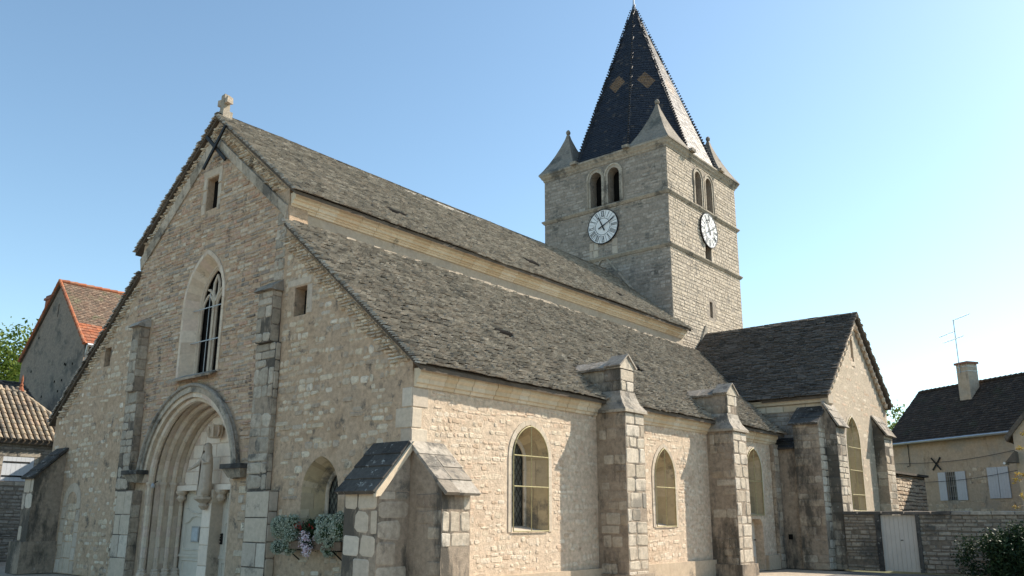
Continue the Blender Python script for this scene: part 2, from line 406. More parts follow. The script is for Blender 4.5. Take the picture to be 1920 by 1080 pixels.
def slabs(mb, o, ud, vd, L, V, mat, ex=.1, rl=(.2,.5), th=(.02,.045), clip=None, uvf=None, jit=1.0, lift=.0, tilt=.03, over=.0, uoff=0):
    o = Vector(o); ud = Vector(ud).normalized(); vd = Vector(vd).normalized(); n = ud.cross(vd).normalized()
    if n.z < 0: n = -n
    v = 0.0
    while v < V:
        e = ex*random.uniform(.88, 1.12)
        u = -random.uniform(0, rl[0]*.6)
        wob = random.uniform(0, 6)
        while u < L:
            l = random.uniform(*rl)
            a0 = max(u, -.06*jit*random.random()) if u < 0 else u
            a1 = u+l
            if a1 > L: a1 = L+random.uniform(-.02, .05)*jit
            uc = (a0+a1)/2
            if a1-a0 > .04 and (clip is None or clip(uc, v+e/2, a0, a1)):
                t = random.uniform(*th); g = .010*jit
                dv = .012*jit*math.sin(uc*1.7+wob)+random.uniform(-.014, .014)*jit
                sag = .02*jit*math.sin(uc*.55)+.012*jit*math.sin(uc*1.4+v)
                lo = v-ex*.45+dv; hi = v+e*1.15
                P = lambda a, b, c: o+ud*a+vd*b+n*(c+lift+sag)
                k = tilt+random.uniform(-.3, .6)*tilt*jit
                k2 = k+random.uniform(-.012, .012)*jit
                j1, j2 = random.uniform(-.012, .012)*jit, random.uniform(-.012, .012)*jit
                vs = [P(a0+g, lo+j1, k), P(a1-g, lo+j2, k2), P(a1-g, hi, -.01), P(a0+g, hi, -.01),
                      P(a0+g, lo+j1, k+t), P(a1-g, lo+j2, k2+t), P(a1-g, hi, t*.6), P(a0+g, hi, t*.6)]
                fs = [(4,5,6,7),(0,1,5,4),(1,2,6,5),(3,0,4,7),(0,3,2,1)]
                if ud.cross(vd).dot(n) < 0: fs = [tuple(reversed(f)) for f in fs]
                mb.add(vs, fs, mat)
                if uvf is not None:
                    if mb.uv is None: mb.uv = []
                    mb.uv.extend([uvf(a0+g,lo),uvf(a1-g,lo),uvf(a1-g,hi),uvf(a0+g,hi)]*2)
            u += l
        v += e
def arch(cx, hw, zs, rise, n=10):
    """points of a (pointed) arch from left spring to right spring"""
    pts = []
    c = (rise*rise-hw*hw)/(2*hw)
    if c <= .001:
        for i in range(2*n+1):
            t = math.pi*(1-i/(2*n)); pts.append((cx+hw*math.cos(t), zs+rise*math.sin(t)))
    else:
        Rr = hw+c; te = math.atan2(rise, c)
        for i in range(n+1):
            t = te*i/n; pts.append((cx+c-Rr*math.cos(t), zs+Rr*math.sin(t)))
        for i in range(n-1, -1, -1):
            t = te*i/n; pts.append((cx-c+Rr*math.cos(t), zs+Rr*math.sin(t)))
    return pts
def opening(cx, hw, z0, zs, rise, n=10):
    return [(cx+hw, z0), (cx-hw, z0)][::-1][:0]+[(cx-hw, z0)]+arch(cx, hw, zs, rise, n)+[(cx+hw, z0)]
def loft(mb, fr, A, B, wa, wb, mat, closed=True, seg=None):
    """surface joining two outlines; seg = list splitting it into separate blocks"""
    n = len(A)
    rng = range(n if closed else n-1)
    for i in rng:
        j = (i+1) % n
        vs = [fr(*A[i], wa), fr(*A[j], wa), fr(*B[j], wb), fr(*B[i], wb)]
        mb.add(vs, [(0,1,2,3)], mat)
def ring(mb, fr, A, B, w, th, mat, gap=.006, step=1, closed=False):
    """band of voussoirs between inner outline A and outer outline B, standing th proud"""
    n = len(A); i = 0
    while i < n-1:
        j = min(i+step, n-1)
        ins = [A[k] for k in range(i, j+1)]; outs = [B[k] for k in range(i, j+1)]
        def shrink(l):
            if len(l) < 2: return l
            l = [tuple(p) for p in l]
            d0 = Vector((l[1][0]-l[0][0], l[1][1]-l[0][1])); d1 = Vector((l[-1][0]-l[-2][0], l[-1][1]-l[-2][1]))
            if d0.length > 0: d0 = d0.normalized()*gap/2
            if d1.length > 0: d1 = d1.normalized()*gap/2
            l[0] = (l[0][0]+d0.x, l[0][1]+d0.y); l[-1] = (l[-1][0]-d1.x, l[-1][1]-d1.y); return l
        ins = shrink(ins); outs = shrink(outs)
        m = len(ins)
        vs = [fr(*p, w-.02) for p in ins]+[fr(*p, w-.02) for p in outs]+[fr(*p, w+th) for p in ins]+[fr(*p, w+th) for p in outs]
        fs = []
        for k in range(m-1):
            fs += [(2*m+k, 2*m+k+1, 3*m+k+1, 3*m+k), (k, k+1, 2*m+k+1, 2*m+k), (m+k+1, m+k, 3*m+k, 3*m+k+1)]
        fs += [(0, 2*m, 3*m, m), (m-1, 2*m-1, 4*m-1, 3*m-1)]
        mb.add(vs, fs, mat)
        i = j
def split_jamb(z0, zs, n):
    return [z0+(zs-z0)*i/n for i in range(n)]
def full(cx, hw, z0, zs, rise, nj=5, n=8):
    L = [(cx-hw, z) for z in split_jamb(z0, zs, nj)]
    return L+arch(cx, hw, zs, rise, n)+[(cx+hw, z) for z in reversed(split_jamb(z0, zs, nj))]

# ================================================================== SETTING
g = MB(); g.box(-900, 900, -900, 900, -1.0, -.06, 'earth'); tag(g.build('ground'), kind='structure')
g = MB(); g.add([(-40,-45,-.02),(60,-45,-.02),(60,17.6,-.02),(-40,17.6,-.02)], [(0,1,2,3)], 'gravel'); tag(g.build('square'), kind='structure')
g = MB(); g.add([(10.6,-40,-.012),(18.5,-40,-.012),(18.5,17.4,-.012),(10.6,17.4,-.012)], [(0,1,2,3)], 'asphalt'); tag(g.build('street'), kind='structure')

# ================================================================== CHURCH
church = thing('church', (0,0,0), 'old stone village church with clock tower, pointed black tiled spire and stone slab roofs', 'church')

# --- roof geometry constants
RZ, EZ, EX = 12.58, 9.35, 3.95          # nave ridge height, eave height, eave x
AT, AE, AX0, AX1 = 8.62, 4.54, 3.6, 8.5 # aisle roof
sl_n = (RZ-EZ)/EX; sl_a = (AT-AE)/(AX1-AX0)
# --- facade wall
def nave_under(x): return RZ-.16-sl_n*abs(x)
def aisle_under(x): return AT-.14-sl_a*(abs(x)-AX0)
out = [(-8.2,0),(8.196,0),(8.196,aisle_under(8.2)),(3.7,aisle_under(3.7)),(3.6,nave_under(3.6)),(0,nave_under(0)),(-3.6,nave_under(3.6)),(-3.7,aisle_under(3.7)),(-8.2,aisle_under(8.2))]
WIN = dict(cx=.08, hw=.92, z0=5.2, zs=7.15, rise=1.35)
h_win = opening(WIN['cx'], WIN['hw'], WIN['z0'], WIN['zs'], WIN['rise'])
PCX, PHW, PZS, PRISE = .10, 2.05, 2.45, 2.2
h_por = opening(PCX, PHW, .02, PZS, PRISE, 14)
h_slit = [(-.30,9.8),(-.30,10.75),(.26,10.75),(.26,9.8)]
h_sq = [(4.12,6.15),(4.12,6.85),(4.58,6.85),(4.58,6.15)]
h_small = [(-5.35,6.0),(-5.35,6.58),(-4.95,6.58),(-4.95,6.0)]
NI = dict(cx=5.47, hw=.62, z0=1.25, zs=2.15, rise=.75)
h_ni = opening(NI['cx'], NI['hw'], NI['z0'], NI['zs'], NI['rise'])
fw_ = MB()
panel(fw_, FAC, out, [h_win, h_por, h_slit, h_sq, h_small, h_ni], 'aisle_m', .55)
def grow(poly, d):
    cx = sum(p[0] for p in poly)/len(poly); cy = sum(p[1] for p in poly)/len(poly)
    return [(p[0]+math.copysign(d, p[0]-cx), p[1]+math.copysign(d*.8, p[1]-cy)) for p in poly]
ex_all = [opening(WIN['cx'], WIN['hw']+.06, WIN['z0']-.1, WIN['zs'], WIN['rise']+.1), opening(PCX, 2.33, 0, PZS, 2.42, 14), grow(h_slit,.12), grow(h_sq,.06), grow(h_small,.03), opening(NI['cx'], NI['hw']+.1, NI['z0'], NI['zs'], NI['rise']+.12)]
def rakeband(x): return nave_under(x)-.42
nave_poly = [(-3.6,2.4),(3.6,2.4),(3.6,rakeband(3.6)-.15),(0,rakeband(0)-.3),(-3.6,rakeband(3.6)-.15)]
pil = [[(-3.3,0),(-3.3,7.0),(-2.65,7.0),(-2.65,5),(-2.4,2),(-2.1,0)],[(2.95,0),(2.95,7.0),(3.6,7.0),(3.75,2.4),(4.05,2.2),(4.05,0)]]
fs_ = MB()
def cl_gable(u, v): return .97
def cl_low(u, v): return .97 if v > 2.2 else .9
stones(fs_, FAC, nave_poly, ex_all+pil, 'gable', rh=(.075,.14), rl=(.14,.38), prot=(.008,.028), cl=cl_gable, wave=.02)
stones(fs_, FAC, [(-3.6,0),(3.6,0),(3.6,2.4),(-3.6,2.4)], ex_all+pil, 'aisle', rh=(.16,.28), rl=(.16,.36), prot=(.01,.03))
# nave corner column of bigger stones
blocks(fs_, FAC, 3.22, 3.62, 7.15, 8.9, 'ashlar_d', bh=(.2,.36), bl=(.2,.42), p=.025, rnd=.35)
# aisles: render with stones showing through
def cl_right(u, v):
    q = math.sin(u*1.9+v*1.3)+math.sin(u*.9-v*2.3+1.7)
    return .85 if v > 6.2 or v > aisle_under(u)-1.1 else (.58+.18*q)
right_poly = [(3.72,0),(8.18,0),(8.18,aisle_under(8.18)-.03),(3.72,aisle_under(3.72)-.03)]
quo = [(7.75,2.9),(8.2,2.9),(8.2,4.5),(7.75,4.5)]
stones(fs_, FAC, right_poly, ex_all+pil+[quo], 'aisle', rh=(.10,.2), rl=(.12,.34), prot=(.006,.022), cl=cl_right, rnd=1.0, wave=.03)
def cl_left(u, v):
    q = math.sin(u*1.4+v*1.1)+math.sin(u*.7-v*1.9)
    return .7 if v > 5.0 else (.42+.16*q)
left_poly = [(-8.18,0),(-3.62,0),(-3.62,aisle_under(3.72)-.03),(-8.18,aisle_under(8.18)-.03)]
blk = [(-7.0,0),(-7.0,2.5),(-5.6,2.5),(-5.6,0)]
stones(fs_, FAC, left_poly, ex_all+pil+[blk], 'aisle', rh=(.10,.2), rl=(.12,.34), prot=(.004,.018), cl=cl_left, rnd=1.0, wave=.03)
# blocked door on the left
blocks(fs_, FAC, -6.9, -6.62, 0, 2.1, 'ashlar', bh=(.3,.5), bl=(.5,.9), p=.02)
blocks(fs_, FAC, -5.95, -5.68, 0, 2.1, 'ashlar', bh=(.3,.5), bl=(.5,.9), p=.02)
ring(fs_, FAC, arch(-6.28,.34,2.0,.34,4), arch(-6.28,.58,2.0,.6,4), 0, .02, 'ashlar', step=2)
blocks(fs_, FAC, -6.6, -5.98, .9, 2.0, 'aisle', bh=(.14,.26), bl=(.15,.3), p=.012, rnd=.5)
blocks(fs_, FAC, -6.6, -5.98, .0, .9, 'ashlar', bh=(.4,.5), bl=(.3,.35), p=.012)
# corner quoins
v = 0.0; k = 0
while v < 4.1:
    h = random.uniform(.3,.42); l = .45 if k % 2 else .28; k += 1
    stone(fs_, FAC, 8.2-l, 8.198, v+.006, min(v+h-.006, 4.25), 'ashlar', .014, 0, .1)
    stone(fs_, FLK, .002, .73-l, v+.006, min(v+h-.006, 4.25), 'ashlar', .014, 0, .1)
    v += h
# stacked thin stones under the verges, and raking band on the nave gable
def rake(x0, z0, x1, z1, wd, n_lay=5):
    d = Vector((x1-x0, z1-z0)); L = d.length; d.normalize()
    rows = int(abs(z1-z0)/.075)
    for i in range(rows):
        z = z0+(z1-z0)*(i+.5)/rows
        x = x0+(x1-x0)*(i+.5)/rows
        sgn = 1 if x1 > x0 else -1
        xe = x; xs = x-sgn*wd*random.uniform(.8, 1.15)
        a = min(xe, xs); b = max(xe, xs); u = a
        while u < b-.05:
            l = random.uniform(.12, .3); e = min(u+l, b)
            if e-u > .05: stone(fs_, FAC, u+.005, e-.005, z-.035, z+.035, 'aisle', random.uniform(.03,.08), 0, .5)
            u = e
for s in (1, -1):
    rake(s*.15, nave_under(.15)-.05, s*3.55, nave_under(3.55)-.05, .42)
    rake(s*3.85, aisle_under(3.85)-.05, s*8.15, aisle_under(8.15)-.05, .5)
    # raking band
    n = 10
    for i in range(n):
        x0 = .1+3.5*i/n+.006; x1 = .1+3.5*(i+1)/n-.006
        def P(x, dz, w): return FAC(s*x, rakeband(x)-dz, w)
        vs = [P(x0,.34,-.01),P(x1,.34,-.01),P(x1,.02,-.01),P(x0,.02,-.01),P(x0,.34,.05),P(x1,.34,.05),P(x1,.02,.10),P(x0,.02,.10)]
        fs_.hexa(vs, 'ashlar_d')
wall_o = fw_.build('facade_wall', church)
fs_.build('facade_stonework', church)

# pilasters on the facade
for side in (0, 1):
    p = MB()
    if side == 0: segs = [(-2.98,-2.12,0,2.3,.26),(-3.2,-2.55,2.3,5.0,.22),(-3.1,-2.7,5.0,6.85,.30)]
    else: segs = [(3.15,4.03,0,2.2,.24),(2.95,3.72,2.2,5.6,.15),(3.05,3.62,5.6,6.85,.26)]
    for (a,b,c,d,e) in segs:
        p.box(a, b, -e, 0, c, d, 'butt_m')
        mt = 'ashlar' if c == 0 else 'ashlar_d'
        blocks(p, Fr((0,-e,0),(1,0,0),(0,-1,0)), a, b, c+.01, d-.01, mt, bh=(.16,.42) if c else (.5,.6), bl=(.22,.8) if c else (.5,.9), p=.018 if c else .01, rnd=.7 if c else .06, skip=.08 if c else 0)
        blocks(p, Fr((b,0,0),(0,1,0),(1,0,0)), -e, 0, c+.01, d-.01, mt if side else 'butt', bh=(.2,.42), bl=(.3,.5), p=.012, rnd=.4)  # left pilaster's side gets the shade-toned stone
    a, b, c, d, e = segs[-1]
    p.hexa([(a-.08,-e-.12,d),(b+.06,-e-.12,d),(b+.06,0,d),(a-.08,0,d),(a-.04,-e-.02,d+.12),(b+.02,-e-.02,d+.12),(b+.02,0,d+.30),(a-.04,0,d+.30)], 'cap_grey')
    p.build('pilaster', church)

# --- flank wall (south aisle)
W1 = dict(cx=3.715, hw=.66, z0=1.33, zs=2.95, rise=.74)
W2 = dict(cx=9.71, hw=.56, z0=1.40, zs=2.75, rise=.82)
W3 = dict(cx=15.65, hw=.60, z0=1.73, zs=3.2, rise=.74)
flank_holes = [opening(q['cx'], q['hw'], q['z0'], q['zs'], q['rise']) for q in (W1, W2, W3)]
h_door3 = [(15.15,0.02),(15.15,1.45),(15.3,1.62),(15.95,1.62),(16.1,1.45),(16.1,.02)]
fl = MB()
panel(fl, FLK, [(0.004,0),(17.45,0),(17.45,4.45),(0.004,4.45)], flank_holes+[h_door3], 'flank_m', .6)
exf = [opening(q['cx'], q['hw']+.13, q['z0']-.04, q['zs'], q['rise']+.13) for q in (W1, W2, W3)]+[grow(h_door3,.1)]
quo2 = [(0,0),(0,4.3),(.45,4.3),(.45,0)]
fst = MB()
for (a, b) in ((.02,6.4),(7.32,12.4),(13.37,17.2)):
    stones(fst, FLK, [(a,.49),(b,.49),(b,4.17),(a,4.17)], exf+([quo2] if a < 1 else []), 'flank', rh=(.07,.15), rl=(.09,.26), prot=(.002,.011), wave=.045, rnd=1.0, gap=.004, cl=lambda u, v: .66+.22*math.sin(u*2.1+v*1.7))
for q in (W1, W2, W3):
    A = full(q['cx'], q['hw'], q['z0'], q['zs'], q['rise'], 4, 6); B = full(q['cx'], q['hw']+.12, q['z0'], q['zs'], q['rise']+.12, 4, 6)
    ring(fst, FLK, A, B, 0, .018, 'ashlar', step=1 if q is not W3 else 2)
fl.build('flank_wall', church); fst.build('flank_stonework', church)
for (a, b) in ((.9,6.4),(7.3,12.4),(13.35,15.1),(16.15,17.4)):
    p = MB(); p.box(8.2, 8.32, a, b, 0, .46, 'plinth'); p.build('plinth', church)

# --- left aisle wall, nave walls
p = MB(); p.box(-8.2,-7.7,.56,17.4,0,4.42,'aisle_m'); p.build('north_wall', church)
p = MB()
for s in (1, -1):
    x0, x1 = (3.0, 3.55) if s > 0 else (-3.55, -3.0)
    p.box(x0, x1, .56, 19.9, 6.5, 9.3, 'plaster')
    p.box(min(s*3.3,s*3.6), max(s*3.3,s*3.6), .0, .56, 8.4, 9.3, 'ashlar_d') if 0 else None
p.build('nave_wall', church)

# --- cornices
def cornice(name, prof, y0, y1, mat, sx=1, bl=(.5,.9)):
    mb = MB(); y = y0
    while y < y1-.01:
        l = random.uniform(*bl); e = min(y+l, y1)
        if y1-e < .2: e = y1
        dx = random.uniform(-.006,.006)
        pts = [(sx*(x+(dx if i not in (0, len(prof)-1) else 0)), y+.005, z) for i, (x, z) in enumerate(prof)]
        mb.prism(pts, (0, e-y-.01, 0), mat); y = e
    return mb.build(name, church)
pn = [(3.5,8.98),(3.60,8.98),(3.62,9.03),(3.66,9.035),(3.66,9.08),(3.72,9.085),(3.73,9.17),(3.80,9.18),(3.82,9.27),(3.88,9.36),(3.5,9.36)]
cornice('nave_cornice', pn, .03, 19.85, 'cream'); cornice('nave_cornice', pn, .6, 19.85, 'cream', -1)
pa = [(8.15,4.14),(8.24,4.14),(8.26,4.20),(8.30,4.22),(8.31,4.30),(8.37,4.36),(8.40,4.50),(8.15,4.50)]
for a, b in ((.03,6.38),(7.32,12.38),(13.38,17.5)): cornice('aisle_cornice', pa, a, b, 'cream', 1, (.3,.5))
cornice('aisle_cornice', pa, .6, 17.4, 'cream', -1)
p = MB()   # mortar fillet where the aisle roof meets the nave wall
for i in range(60):
    y = .8+i*.315
    if y > 19.4: break
    p.box(3.54, 3.68+random.uniform(0,.04), y, y+.314, 8.5, 8.64+random.uniform(0,.04), 'plaster')
p.build('mortar_fillet', church)

# --- stone slab roofs
def roof_under(mb, pts, th, mat='roof_u'):
    mb.prism(pts, (0,0,-th), mat)
L_n = 19.95
Vn = math.hypot(EX, RZ-EZ)
def skip_rand(rects):
    def f(u, v, a0, a1):
        return not any(r[0] < u < r[1] and r[2] < v < r[3] for r in rects)
    return f
for s in (1, -1):
    mb = MB()
    vd = Vector((-s*EX, 0, RZ-EZ)).normalized()
    vv = lambda x: (EX-x)/EX*Vn
    holes = [(3.85,4.5,vv(3.12),vv(2.9)),(10.1,10.75,vv(3.12),vv(2.9)),(15.7,16.2,vv(3.12),vv(2.9))] if s > 0 else []
    slabs(mb, (s*EX,-.14,EZ-.02), (0,1,0), vd, L_n+.15, Vn+.05, 'roof', ex=.078, rl=(.09,.26), th=(.032,.052), tilt=.05, jit=.9, clip=skip_rand(holes))
    roof_under(mb, [(s*EX,-.09,EZ-.03),(0,-.09,RZ-.04),(0,L_n,RZ-.04),(s*EX,L_n,EZ-.03)], .08)
    for h in holes:
        yy = (h[0]+h[1])/2-.14
        zz = lambda x: EZ+(EX-x)*sl_n
        mb.hexa([(x,y,zz(x)+o) for o in (-.02,.105) for x, y in ((3.10,h[0]-.14),(3.10,h[1]-.14),(2.94,h[1]-.14),(2.94,h[0]-.14))], 'dark')  # raised black block: the slot's inner darkness put in as colour
    mb.build('nave_roof', church)
mb = MB()   # ridge stones
y = -.1
while y < 19.4:
    l = random.uniform(.3,.5)
    for s in (1,-1):
        mb.hexa([(0,y,RZ+.0),(s*.28,y,RZ-.2),(s*.28,y+l-.01,RZ-.2),(0,y+l-.01,RZ+.0),(0,y,RZ+.06),(s*.28,y,RZ-.15),(s*.28,y+l-.01,RZ-.15),(0,y+l-.01,RZ+.05)], 'roof')
    y += l
mb.build('ridge', church)
Va = math.hypot(AX1-AX0, AT-AE)
TR_AP, TR_Z, TR_E, TR_EZ = 22.2, 9.55, 18.15, 5.86
def tz(y): return TR_Z-(TR_AP-y)*(TR_Z-TR_EZ)/(TR_AP-TR_E)
for s in (1, -1):
    mb = MB()
    vd = Vector((-s*(AX1-AX0), 0, AT-AE)).normalized()
    def clip(u, v, a0, a1):
        x = AX1-(v/Va)*(AX1-AX0); z = AE+(v/Va)*(AT-AE); y = u-.14
        if s > 0:
            for (b0, b1) in ((6.45,7.25),(12.46,13.3)):
                if b0 < y < b1 and x > 7.75: return False
            if y > 17.85 and tz(y) > z+.25: return False
            if any(c0 < y < c0+.65 and abs(x-6.5) < .11 for c0 in (4.4,10.7)): return False
        return not (y > 19.4 and x < 3.45)
    slabs(mb, (s*AX1,-.14,AE-.02), (0,1,0), vd, (22.3 if s > 0 else 17.6), Va+.02, 'roof', ex=.080, rl=(.09,.26), th=(.034,.055), tilt=.055, jit=.9, clip=clip)
    roof_under(mb, [(s*AX1,-.09,AE-.03),(s*AX0,-.09,AT-.04),(s*AX0,19.3,AT-.04),(s*AX1,17.75,AE-.03)], .08)
    roof_under(mb, [(s*8.1,17.7,AE+.30),(s*AX0,19.2,AT-.05),(s*AX0,22.2,AT-.05)], .08) if s > 0 else None
    if s > 0:
        for c0 in (4.4,10.7):
            zf = lambda x: AE+(AX1-x)*sl_a
            mb.hexa([(x,y,zf(x)+o) for o in (-.02,.105) for x, y in ((6.56,c0),(6.56,c0+.65),(6.40,c0+.65),(6.40,c0))], 'dark')  # black block painted in for the darkness of the vent slot
    mb.build('aisle_roof', church)

# --- transept
TX = 9.8
tr = MB()
GAB = Fr((TX,0,0),(0,1,0),(1,0,0))
tw = dict(cx=21.0, hw=.72, z0=1.9, zs=4.4, rise=.98)
h_tw = opening(tw['cx'], tw['hw'], tw['z0'], tw['zs'], tw['rise'])
h_ts = [(21.75,7.35),(21.75,8.45),(22.05,8.45),(22.05,7.35)]
W0, W9 = 18.4, 25.6
gp = [(W0,0),(W9,0),(W9,5.9),(TR_AP,TR_Z-.2),(W0,5.75)]
panel(tr, GAB, gp, [h_tw, h_ts], 'gable_plaster', .6)
tr.box(4, TX-.6, W0, W0+.55, 0, 5.85, 'butt_m'); tr.box(4, TX-.6, W9-.55, W9, 0, 5.8, 'butt_m')
tr.box(TX-.6, TX-.01, W0+.003, W0+.5, 0, 5.7, 'butt_m')
tr.build('transept_wall', church)
ts = MB()
WF = Fr((0,W0,0),(1,0,0),(0,-1,0))
blocks(ts, WF, 4.5, TX-.02, 4.4, 5.35, 'tower', bh=(.13,.2), bl=(.25,.5), p=.015, rnd=.4)
blocks(ts, WF, 4.5, TX-.02, 5.37, 5.62, 'cream', bh=(.25,.26), bl=(.5,.9), p=.02, rnd=.1)
stones(ts, GAB, gp, [opening(tw['cx'], tw['hw']+.15, 1.8, tw['zs'], tw['rise']+.15)], 'flank', rh=(.12,.2), rl=(.2,.45), prot=(.001,.004), cl=lambda u,v: .3, rnd=1.0)
ring(ts, GAB, full(tw['cx'],tw['hw'],tw['z0'],tw['zs'],tw['rise'],6,6), full(tw['cx'],tw['hw']+.14,tw['z0'],tw['zs'],tw['rise']+.14,6,6), 0, .018, 'ashlar')
kn = MB(); kn.hexa([(TX-.1,W0-.06,5.4),(TX+.16,W0-.06,5.6),(TX+.16,W0+.4,5.6),(TX-.1,W0+.4,5.4),(TX-.1,W0-.2,5.78),(TX+.2,W0-.2,5.78),(TX+.2,W0+.3,5.95),(TX-.1,W0+.3,5.95)],'ashlar'); kn.build('kneeler', church)
ts.build('transept_stonework', church)
p = MB()   # stepped eave moulding of the transept
p.prism([(4.6,W0,5.62),(4.6,W0-.1,5.64),(4.6,W0-.13,5.72),(4.6,W0-.22,5.80),(4.6,W0,5.84)], (TX-4.6-.05,0,0), 'cream'); p.build('transept_cornice', church)
Vt = math.hypot(TR_AP-TR_E, TR_Z-TR_EZ)
E_E = TR_AP+(TR_AP-TR_E)*.86
for s in (0, 1):
    mb = MB()
    if s == 0:
        ye, ze = TR_E, TR_EZ
        def clip(u, v, a0, a1):
            x = 10.05-u; y = TR_E+(v/Vt)*(TR_AP-TR_E); z = TR_EZ+(v/Vt)*(TR_Z-TR_EZ)
            if x < 3.42: return False
            if x < AX1+.2 and AE+(AX1-x)*sl_a > z+.22: return False
            return True
        vd = Vector((0, TR_AP-TR_E, TR_Z-TR_EZ))
        slabs(mb, (10.05,ye,ze), (-1,0,0), vd, 6.65, Vt+.03, 'roof_d', ex=.105, rl=(.16,.4), clip=clip)  # west slope gets dark slabs: its shade is put into the colour
        roof_under(mb, [(10.0,ye+.02,ze-.02),(10.0,TR_AP,TR_Z-.04),(3.42,TR_AP,TR_Z-.04),(3.42,ye+2.3,ze+2.05),(7.6,ye+.02,ze-.02)], .09)
    else:
        ye, ze = E_E, TR_EZ+.3
        vd = Vector((0, TR_AP-ye, TR_Z-ze)); V2 = vd.length
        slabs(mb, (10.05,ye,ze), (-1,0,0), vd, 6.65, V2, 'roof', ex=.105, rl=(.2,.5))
        roof_under(mb, [(10.0,ye,ze-.02),(10.0,TR_AP,TR_Z-.04),(3.42,TR_AP,TR_Z-.04),(3.42,ye,ze-.02)], .09)
    mb.build('transept_roof', church)
mb = MB()   # scalloped corbels under both raking eaves of the transept gable
for s in (0, 1):
    n = 13
    ye, ze = (TR_E+.35, TR_EZ+.25) if s == 0 else (E_E-.3, TR_EZ+.45)
    for i in range(n):
        t = (i+.5)/n; y = ye+(TR_AP-ye)*t; z = ze+(TR_Z-.25-ze)*t-.22
        mb.lathe((TX+.09,y,z-.06), [(.02,-.07),(.07,-.03),(.085,.05),(.085,.12)], 'flank', 8, 1, .9)
    mb.prism([(TX,ye,ze-.24),(TX,ye,ze-.12),(TX,TR_AP,TR_Z-.33),(TX,TR_AP,TR_Z-.45)], (.13,0,0), 'flank')
mb.build('gable_corbels', church)
mb = MB()   # mortar flashing on tower
mb.hexa([(3.4,21.55,8.55),(3.52,21.55,8.55),(3.52,22.35,9.8),(3.4,22.35,9.8),(3.4,21.5,8.8),(3.48,21.5,8.8),(3.48,22.3,10.0),(3.4,22.3,10.0)],'ashlar_d')
mb.build('roof_flashing', church)

# --- buttresses
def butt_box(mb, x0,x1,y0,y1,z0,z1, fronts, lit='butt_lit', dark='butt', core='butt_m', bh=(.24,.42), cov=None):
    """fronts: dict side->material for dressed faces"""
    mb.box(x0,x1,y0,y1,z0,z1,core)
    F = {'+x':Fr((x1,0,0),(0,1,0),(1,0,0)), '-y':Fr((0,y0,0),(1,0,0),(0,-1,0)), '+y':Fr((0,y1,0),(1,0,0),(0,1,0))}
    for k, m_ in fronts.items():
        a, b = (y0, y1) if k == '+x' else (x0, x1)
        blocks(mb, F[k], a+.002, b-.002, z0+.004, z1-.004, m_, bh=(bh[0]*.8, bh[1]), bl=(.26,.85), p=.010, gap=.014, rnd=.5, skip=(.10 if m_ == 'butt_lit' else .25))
def cap_slab(mb, pts, th, mat, rows=3, cols=2):
    """sloping slabs: pts = low-left, low-right, high-right, high-left"""
    a, b, c, d = [Vector(q) for q in pts]
    n = (b-a).cross(d-a).normalized()
    if n.z < 0: n = -n
    for i in range(rows):
        t0, t1 = i/rows, (i+1)/rows
        cuts = [0]+sorted(random.uniform(.3,.7) for _ in range(cols-1))+[1]
        for k in range(cols):
            s0, s1 = cuts[k], cuts[k+1]
            def P(s_, t_): return a.lerp(b, s_).lerp(d.lerp(c, s_), t_)
            g_ = .004
            q = [P(s0+g_,t0), P(s1-g_,t0), P(s1-g_,t1+.02), P(s0+g_,t1+.02)]
            h1, h2 = th*random.uniform(.9,1.25), th*.8
            vs = q+[q[0]+n*h1, q[1]+n*h1, q[2]+n*h2, q[3]+n*h2]
            mb.hexa(vs, mat)
# main flank buttresses with gabled pinnacles through the eave
for (y0, y1) in ((6.4,7.3),(12.41,13.35)):
    b = MB()
    x1 = 9.05; ym = (y0+y1)/2
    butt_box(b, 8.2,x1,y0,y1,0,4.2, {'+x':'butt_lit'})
    # partially rendered, stained side towards the square, in the shade-toned stone
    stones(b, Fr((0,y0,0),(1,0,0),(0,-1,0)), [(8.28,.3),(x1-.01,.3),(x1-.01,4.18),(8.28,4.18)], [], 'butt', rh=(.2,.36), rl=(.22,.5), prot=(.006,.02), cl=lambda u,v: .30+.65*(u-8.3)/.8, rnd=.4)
    b.box(8.0, x1+.1, y0-.1, y1+.1, 0, .34, 'butt_m')
    b.box(7.9, 8.2, y0, y1, 3.9, 4.5, 'butt_m')
    # flared cap
    pr = [(x1+.07,4.2),(x1+.07,4.27),(x1-.08,4.45),(x1-.15,4.62),(x1-.18,4.75)]
    for i in range(len(pr)-1):
        (xa,za),(xb,zb) = pr[i], pr[i+1]
        fa = [.07,.07,-.03,-.07,-.10][i]; fb = [.07,.07,-.03,-.07,-.10][i+1]
        b.hexa([(8.0,y0-fa,za),(xa,y0-fa,za),(xa,y1+fa,za),(8.0,y1+fa,za),(8.0,y0-fb,zb),(xb,y0-fb,zb),(xb,y1+fb,zb),(8.0,y1+fb,zb)], 'cap_grey' if i else 'ashlar_d')
    ya, yb = y0+.13, y1-.13
    butt_box(b, 7.3,x1-.18,ya,yb,4.75,5.33, {'+x':'butt_lit','-y':'butt'}, bh=(.28,.3))
    # gabled coping running back into the roof
    b.prism([(x1-.16,ya-.05,5.33),(x1-.16,yb+.05,5.33),(x1-.16,yb-.02,5.42),(x1-.16,ym,5.68),(x1-.16,ya+.02,5.42)], (-.5,0,0), 'butt_lit')
    for s in (1,-1):
        e = ya-.09 if s > 0 else yb+.09
        cap_slab(b, [(x1-.6,e,5.30),(7.2,e,5.30),(7.2,ym,5.56),(x1-.6,ym,5.56)], .06, 'cap_grey', 1, 4)
        cap_slab(b, [(x1-.12,e+s*.02,5.36),(x1-.62,e+s*.02,5.36),(x1-.62,ym,5.69),(x1-.12,ym,5.69)], .04, 'cap_grey', 1, 1)
    b.build('buttress', church)
